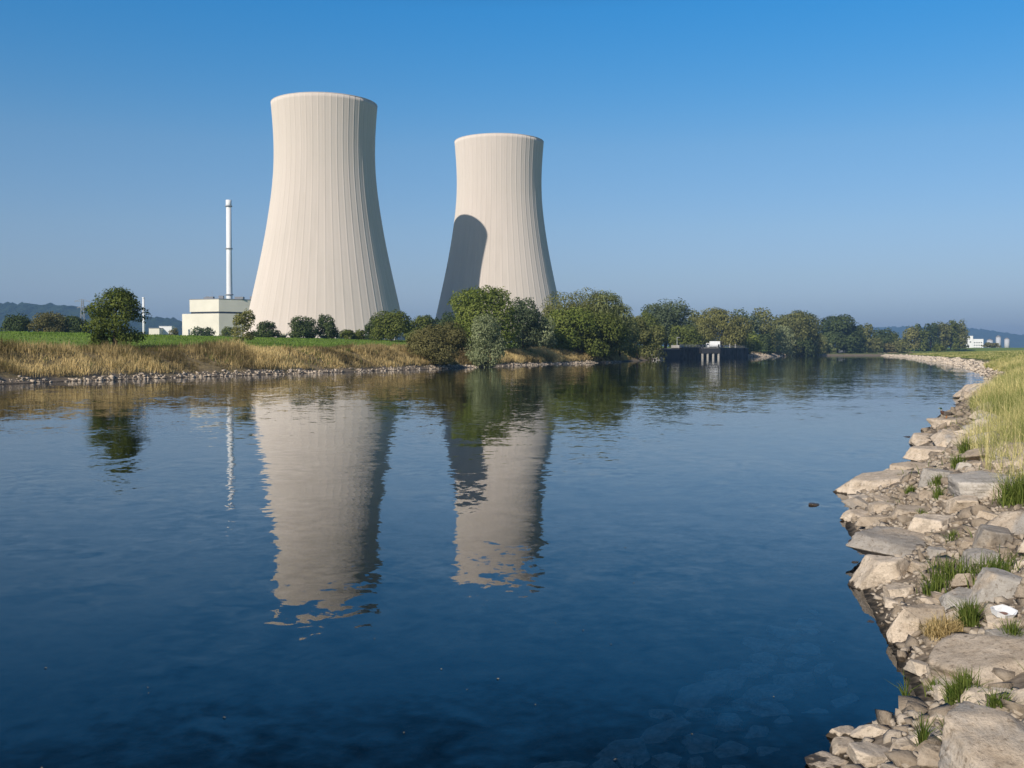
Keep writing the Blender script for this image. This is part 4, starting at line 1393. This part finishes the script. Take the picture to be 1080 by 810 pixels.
def sunken():
    g = np.random.default_rng(44)
    pts = []
    for q in range(2500):
        px = g.uniform(560, 985); py = g.uniform(600, 830)
        if px < 1000 - (py - 560) * 1.7: continue
        Yw = 3300.0 / (py - 371)
        p = at(px, py, Yw)
        z, dn, df = terrain([p.x], [p.y])
        if z[0] > -.03 or dn[0] > -.15 or dn[0] < -7: continue
        s = g.uniform(.10, .34)
        if any((p.x - a) ** 2 + (p.y - b) ** 2 < (.88 * (s + c)) ** 2 for a, b, c in pts): continue
        pts.append((p.x, p.y, s))
        if len(pts) > 130: break
    for x, y, s in pts:
        z = tz(x, y)
        sz = s * g.uniform(.3, .5)
        zz = min(z + sz * .35, -.05 - sz * .8)
        o = place_rock(SUNK[g.integers(0, 6)], x, y, zz, s, s * g.uniform(.6, 1), sz, g.uniform(0, 6.28), (g.normal(0, .1), g.normal(0, .1)),
                       'brown stone lying under the shallow water near the shore', 'sunken stones in the shallows', name='sunken_stone')


SUNK = []
for q in range(6):
    mm = rock_mesh(80 + q); mm.materials.append(M['sunken']); SUNK.append(mm)
sunken()

# grass tufts between the stones
def tufts():
    g = np.random.default_rng(9)
    spots = [(1000, 612, 40, 30, .26), (1045, 608, 45, 26, .26), (985, 625, 20, 16, .2), (1072, 530, 26, 60, .42), (1015, 742, 22, 50, .26), (1005, 790, 10, 14, .22), (1022, 662, 14, 40, .28),
             (1066, 680, 12, 20, .24), (988, 512, 10, 14, .2), (960, 520, 8, 10, .16), (972, 545, 8, 8, .14), (1010, 745, 14, 24, .2), (973, 790, 6, 8, .25), (955, 740, 5, 3, .25), (1040, 695, 6, 6, .14),
             (990, 527, 8, 14, .25), (1018, 480, 12, 24, .4), (1010, 495, 10, 20, .3), (1060, 560, 14, 14, .22), (985, 735, 8, 12, .16), (1050, 752, 12, 14, .2), (1004, 570, 8, 8, .15)]
    Vs = []; Qs = []; Ts = []; off = 0
    for (px, py, wpx, cnt, L) in spots:
        m = cnt * 9
        c = on_ground(px, py)
        sp = wpx * c.y / F / 2
        X = c.x + g.normal(0, sp * .5, m); Y = c.y + g.normal(0, sp * .8, m)
        z = terrain(X, Y)[0]
        V, Q, t = blades(X, Y, np.maximum(z, -.05) - .02, L * g.uniform(.4, 1.25, m), np.full(m, .009) * (1 + c.y / 25), g, .5, np.clip(g.normal(.45, .28, m), 0, 1))
        Vs.append(V); Qs.append(Q + off); Ts.append(t); off += len(V)
    # thin scatter of seedlings
    n = 1500
    P, Nn = along(NEAR, 6, 45, n, g, True)
    d = g.uniform(.6, 3.6, n); X, Y = (P + Nn * d[:, None]).T
    ok = fbm(X / .6, Y / .6, o=2) > .22
    X, Y = X[ok], Y[ok]; m = len(X)
    V, Q, t = blades(X, Y, terrain(X, Y)[0], g.uniform(.08, .3, m), np.full(m, .01) * (1 + Y / 30), g, .5, np.clip(g.normal(.5, .28, m), 0, 1))
    Vs.append(V); Qs.append(Q + off); Ts.append(t)
    o = link('grass_tufts', mesh_arrays('grass_tufts', np.concatenate(Vs), np.concatenate(Qs), np.concatenate(Ts)), M['greengrass'])
    tag(o, 'fresh green grass tufts sprouting between the near bank stones', 'grass', kind='stuff')
    # dead grass clump
    c = on_ground(996, 675)
    m = 900
    a = g.uniform(0, 6.28, m); r = .17 * np.sqrt(g.random(m))
    X = c.x + r * np.cos(a) * 1.15; Y = c.y + r * np.sin(a)
    Z = np.full(m, c.z) + .17 * np.sqrt(np.clip(1 - (r / .18) ** 2, 0, 1)) * g.random(m)
    V, Q, t = blades(X, Y, Z, g.uniform(.05, .16, m), np.full(m, .007), g, 1.3, np.clip(g.normal(.6, .25, m), 0, 1))
    o = link('dead_grass_clump', mesh_arrays('dead_grass_clump', V, Q, t), M['drygrass'])
    tag(o, 'dead straw coloured grass clump beside the pointed stone', 'dead grass')


tufts()


# floating leaves on the water
def floating():
    g = np.random.default_rng(61)
    n = 40
    px = g.uniform(-40, 960, n); py = 430 + 390 * g.random(n)
    Yw = 3300.0 / (py - 371); X = (px - 540) / F * Yw
    z, dn, df = terrain(X, Yw)
    ok = z < -.1
    X, Yw = X[ok], Yw[ok]; n = len(X)
    a = g.uniform(0, 6.28, n); L = g.uniform(.006, .016, n) * (1 + Yw / 30)
    V = np.empty((n, 4, 3)); w_ = L * g.uniform(.35, .7, n)
    ca, sa = np.cos(a), np.sin(a)
    for k, (u, v) in enumerate(((-1, 0), (0, -1), (1, 0), (0, 1))):
        V[:, k, 0] = X + u * L * ca - v * w_ * sa; V[:, k, 1] = Yw + u * L * sa + v * w_ * ca; V[:, k, 2] = .004 + .006 * (k % 2)
    o = link('floating_leaves', mesh_arrays('floating_leaves', V.reshape(-1, 3), np.arange(n * 4).reshape(n, 4)), simple('pale_fallen_leaf', (.38, .33, .22), .7, .25, 2))
    tag(o, 'tiny pale leaves drifting on the river surface', 'leaves', kind='stuff')


floating()

# ------------------------------------------------------------------ litter tub
def litter():
    st = [o for o in bpy.data.objects if o.get('label', '').startswith('flat tan stone carrying')][0]
    s = 27 * st.location.y / F
    r = empty('plastic_tub', (st.location.x - .02, st.location.y, st.location.z + st.scale.z * .74), R(12), 'crushed white plastic tub lying among the grey stones at the right', 'litter')
    r.rotation_euler = (R(14), R(4), R(12))
    b = MB(); n = 8
    ro = [(.5, .30), (.2, .42), (-.25, .40), (-.5, .22), (-.5, -.22), (-.2, -.38), (.25, -.36), (.52, -.1)]
    lo = [b.bm.verts.new((x * s * .8, y * s * .8, 0)) for x, y in ro]
    hi = [b.bm.verts.new((x * s, y * s, s * (.22 + .05 * math.sin(q * 2.1)))) for q, (x, y) in enumerate(ro)]
    inn = [b.bm.verts.new((x * s * .86, y * s * .86, s * (.20 + .05 * math.sin(q * 2.1)))) for q, (x, y) in enumerate(ro)]
    bot = [b.bm.verts.new((x * s * .66, y * s * .66, s * .06)) for x, y in ro]
    for q in range(n):
        k = (q + 1) % n
        b.bm.faces.new((lo[q], lo[k], hi[k], hi[q])); b.bm.faces.new((hi[q], hi[k], inn[k], inn[q])); b.bm.faces.new((inn[q], inn[k], bot[k], bot[q]))
    b.bm.faces.new(lo[::-1]); b.bm.faces.new(bot)
    b.build('tub', M['white'], r)
    m2 = simple('brown_residue', (.30, .17, .13), .8, .2, 30)
    b = MB(); v = [b.bm.verts.new((x * s * .45 - .05 * s, y * s * .3, s * .085)) for x, y in ro]; b.bm.faces.new(v)
    b.build('residue', m2, r)


litter()


# ------------------------------------------------------------------ mallard
def mallard():
    stone = None
    for ob in bpy.data.objects:
        if ob.get('label', '').startswith('pale flat stone the mallard'): stone = ob
    x, y, z = stone.location
    z += stone.scale.z * .70
    y -= .05; x -= .15
    grey = simple('grey_flank_feathers', (.20, .17, .145), .8, .2, 30); brown = simple('chestnut_breast', (.075, .038, .024), .8, .15, 30)
    green = simple('glossy_green_head', (.006, .045, .022), .35, .1, 30, spec=.6); white = M['white']; black = simple('black_tail', (.015, .015, .017), .7, .1)
    yel = simple('yellow_bill', (.42, .33, .05), .5, .1); orange = simple('orange_feet', (.50, .17, .03), .6, .1)
    root = empty('mallard', (x, y, z), 0, 'mallard drake with green head standing on a pale shore stone', 'duck')
    # one continuous swept body: tail -> body -> neck -> head -> bill ; facing -x
    # (x, z, half width, half height, material)
    S = [(.30, .135, .004, .004, 4), (.27, .14, .022, .010, 4), (.22, .15, .045, .028, 4), (.15, .165, .072, .058, 0), (.06, .17, .088, .078, 0), (-.03, .175, .092, .085, 0), (-.10, .185, .086, .083, 0),
         (-.15, .20, .068, .070, 1), (-.175, .235, .045, .048, 1), (-.175, .272, .031, .036, 1), (-.172, .292, .029, .033, 3), (-.172, .305, .029, .033, 2), (-.178, .335, .032, .036, 2), (-.195, .360, .034, .036, 2),
         (-.218, .368, .030, .031, 2), (-.236, .364, .020, .021, 2), (-.242, .361, .015, .014, 5), (-.265, .354, .017, .008, 5), (-.292, .349, .016, .005, 5), (-.300, .348, .006, .002, 5)]
    n = 16; V = []; Q = []; mi = []
    P = [Vector((s[0], 0, s[1])) for s in S]
    for k, s in enumerate(S):
        t = (P[min(k + 1, len(S) - 1)] - P[max(k - 1, 0)]).normalized()
        up = Vector((0, 1, 0)).cross(t).normalized()
        if up.z < -.2 : up = -up
        if k and up.dot(prev) < 0: up = -up
        prev = up
        for j in range(n):
            a = 2 * math.pi * j / n
            q = P[k] + Vector((0, 1, 0)) * s[2] * math.cos(a) + up * s[3] * math.sin(a)
            V.append(q[:])
    for k in range(len(S) - 1):
        for j in range(n):
            Q.append((k * n + j, k * n + (j + 1) % n, (k + 1) * n + (j + 1) % n, (k + 1) * n + j)); mi.append(S[k + 1][4] if k < 2 else S[k][4] if S[k][4] != 0 else S[k + 1][4] if S[k + 1][4] == 1 else 0)
    me = mesh_arrays('body', V, Q, smooth_=True)
    body = link('body', me, [grey, brown, green, white, black, yel], root)
    me.polygons.foreach_set('material_index', np.array(mi, np.int32))
    sb = body.modifiers.new('smooth', 'SUBSURF'); sb.levels = 1; sb.render_levels = 1
    wingm = simple('brown_grey_wing', (.10, .08, .065), .8, .25, 40)
    for s in (-1, 1):
        pts = [(-.10, .20), (-.04, .235), (.06, .225), (.16, .185), (.245, .155), (.14, .155), (.03, .150), (-.07, .165)]
        b = MB()
        inn = [b.bm.verts.new((px, s * (.070 if k < 4 else .080) * (.5 if px > .2 else 1), pz)) for k, (px, pz) in enumerate(pts)]
        out = [b.bm.verts.new((px * .97, s * (.088 if k < 4 else .098) * (.5 if px > .2 else 1), pz)) for k, (px, pz) in enumerate(pts)]
        b.bm.faces.new(inn); b.bm.faces.new(out[::-1])
        for k in range(8): b.bm.faces.new((inn[k], inn[(k + 1) % 8], out[(k + 1) % 8], out[k]))
        b.build('wing', wingm, root)
        e = MB(); bmesh.ops.create_uvsphere(e.bm, u_segments=8, v_segments=6, radius=.0055, matrix=Matrix.Translation((-.212, s * .029, .374))); e.build('eye', black, root)
        f = MB(); f.tube((.0, s * .04, .10), (.01, s * .045, .012), .008, .006, 8)
        for a in (-.5, 0, .5): f.tube((.01, s * .045, .01), (.01 - .06 * math.cos(a), s * .045 + .06 * math.sin(a), .004), .006, .004, 6)
        f.build('leg', orange, root)
    root.rotation_euler.z = R(-12)


mallard()

# ------------------------------------------------------------------ render settings
SC.render.engine = 'CYCLES'
cy = SC.cycles
cy.max_bounces = 8; cy.diffuse_bounces = 2; cy.glossy_bounces = 3; cy.transmission_bounces = 4; cy.transparent_max_bounces = 8; cy.volume_bounces = 0
cy.use_denoising = True; cy.denoiser = 'OPENIMAGEDENOISE'; cy.denoising_input_passes = 'RGB_ALBEDO_NORMAL'; cy.denoising_prefilter = 'ACCURATE'
cy.sample_clamp_indirect = 6
SC.view_settings.view_transform = 'Standard'; SC.view_settings.look = 'None'
SC.view_settings.exposure = .16; SC.view_settings.gamma = 1; SC.view_settings.use_curve_mapping = False
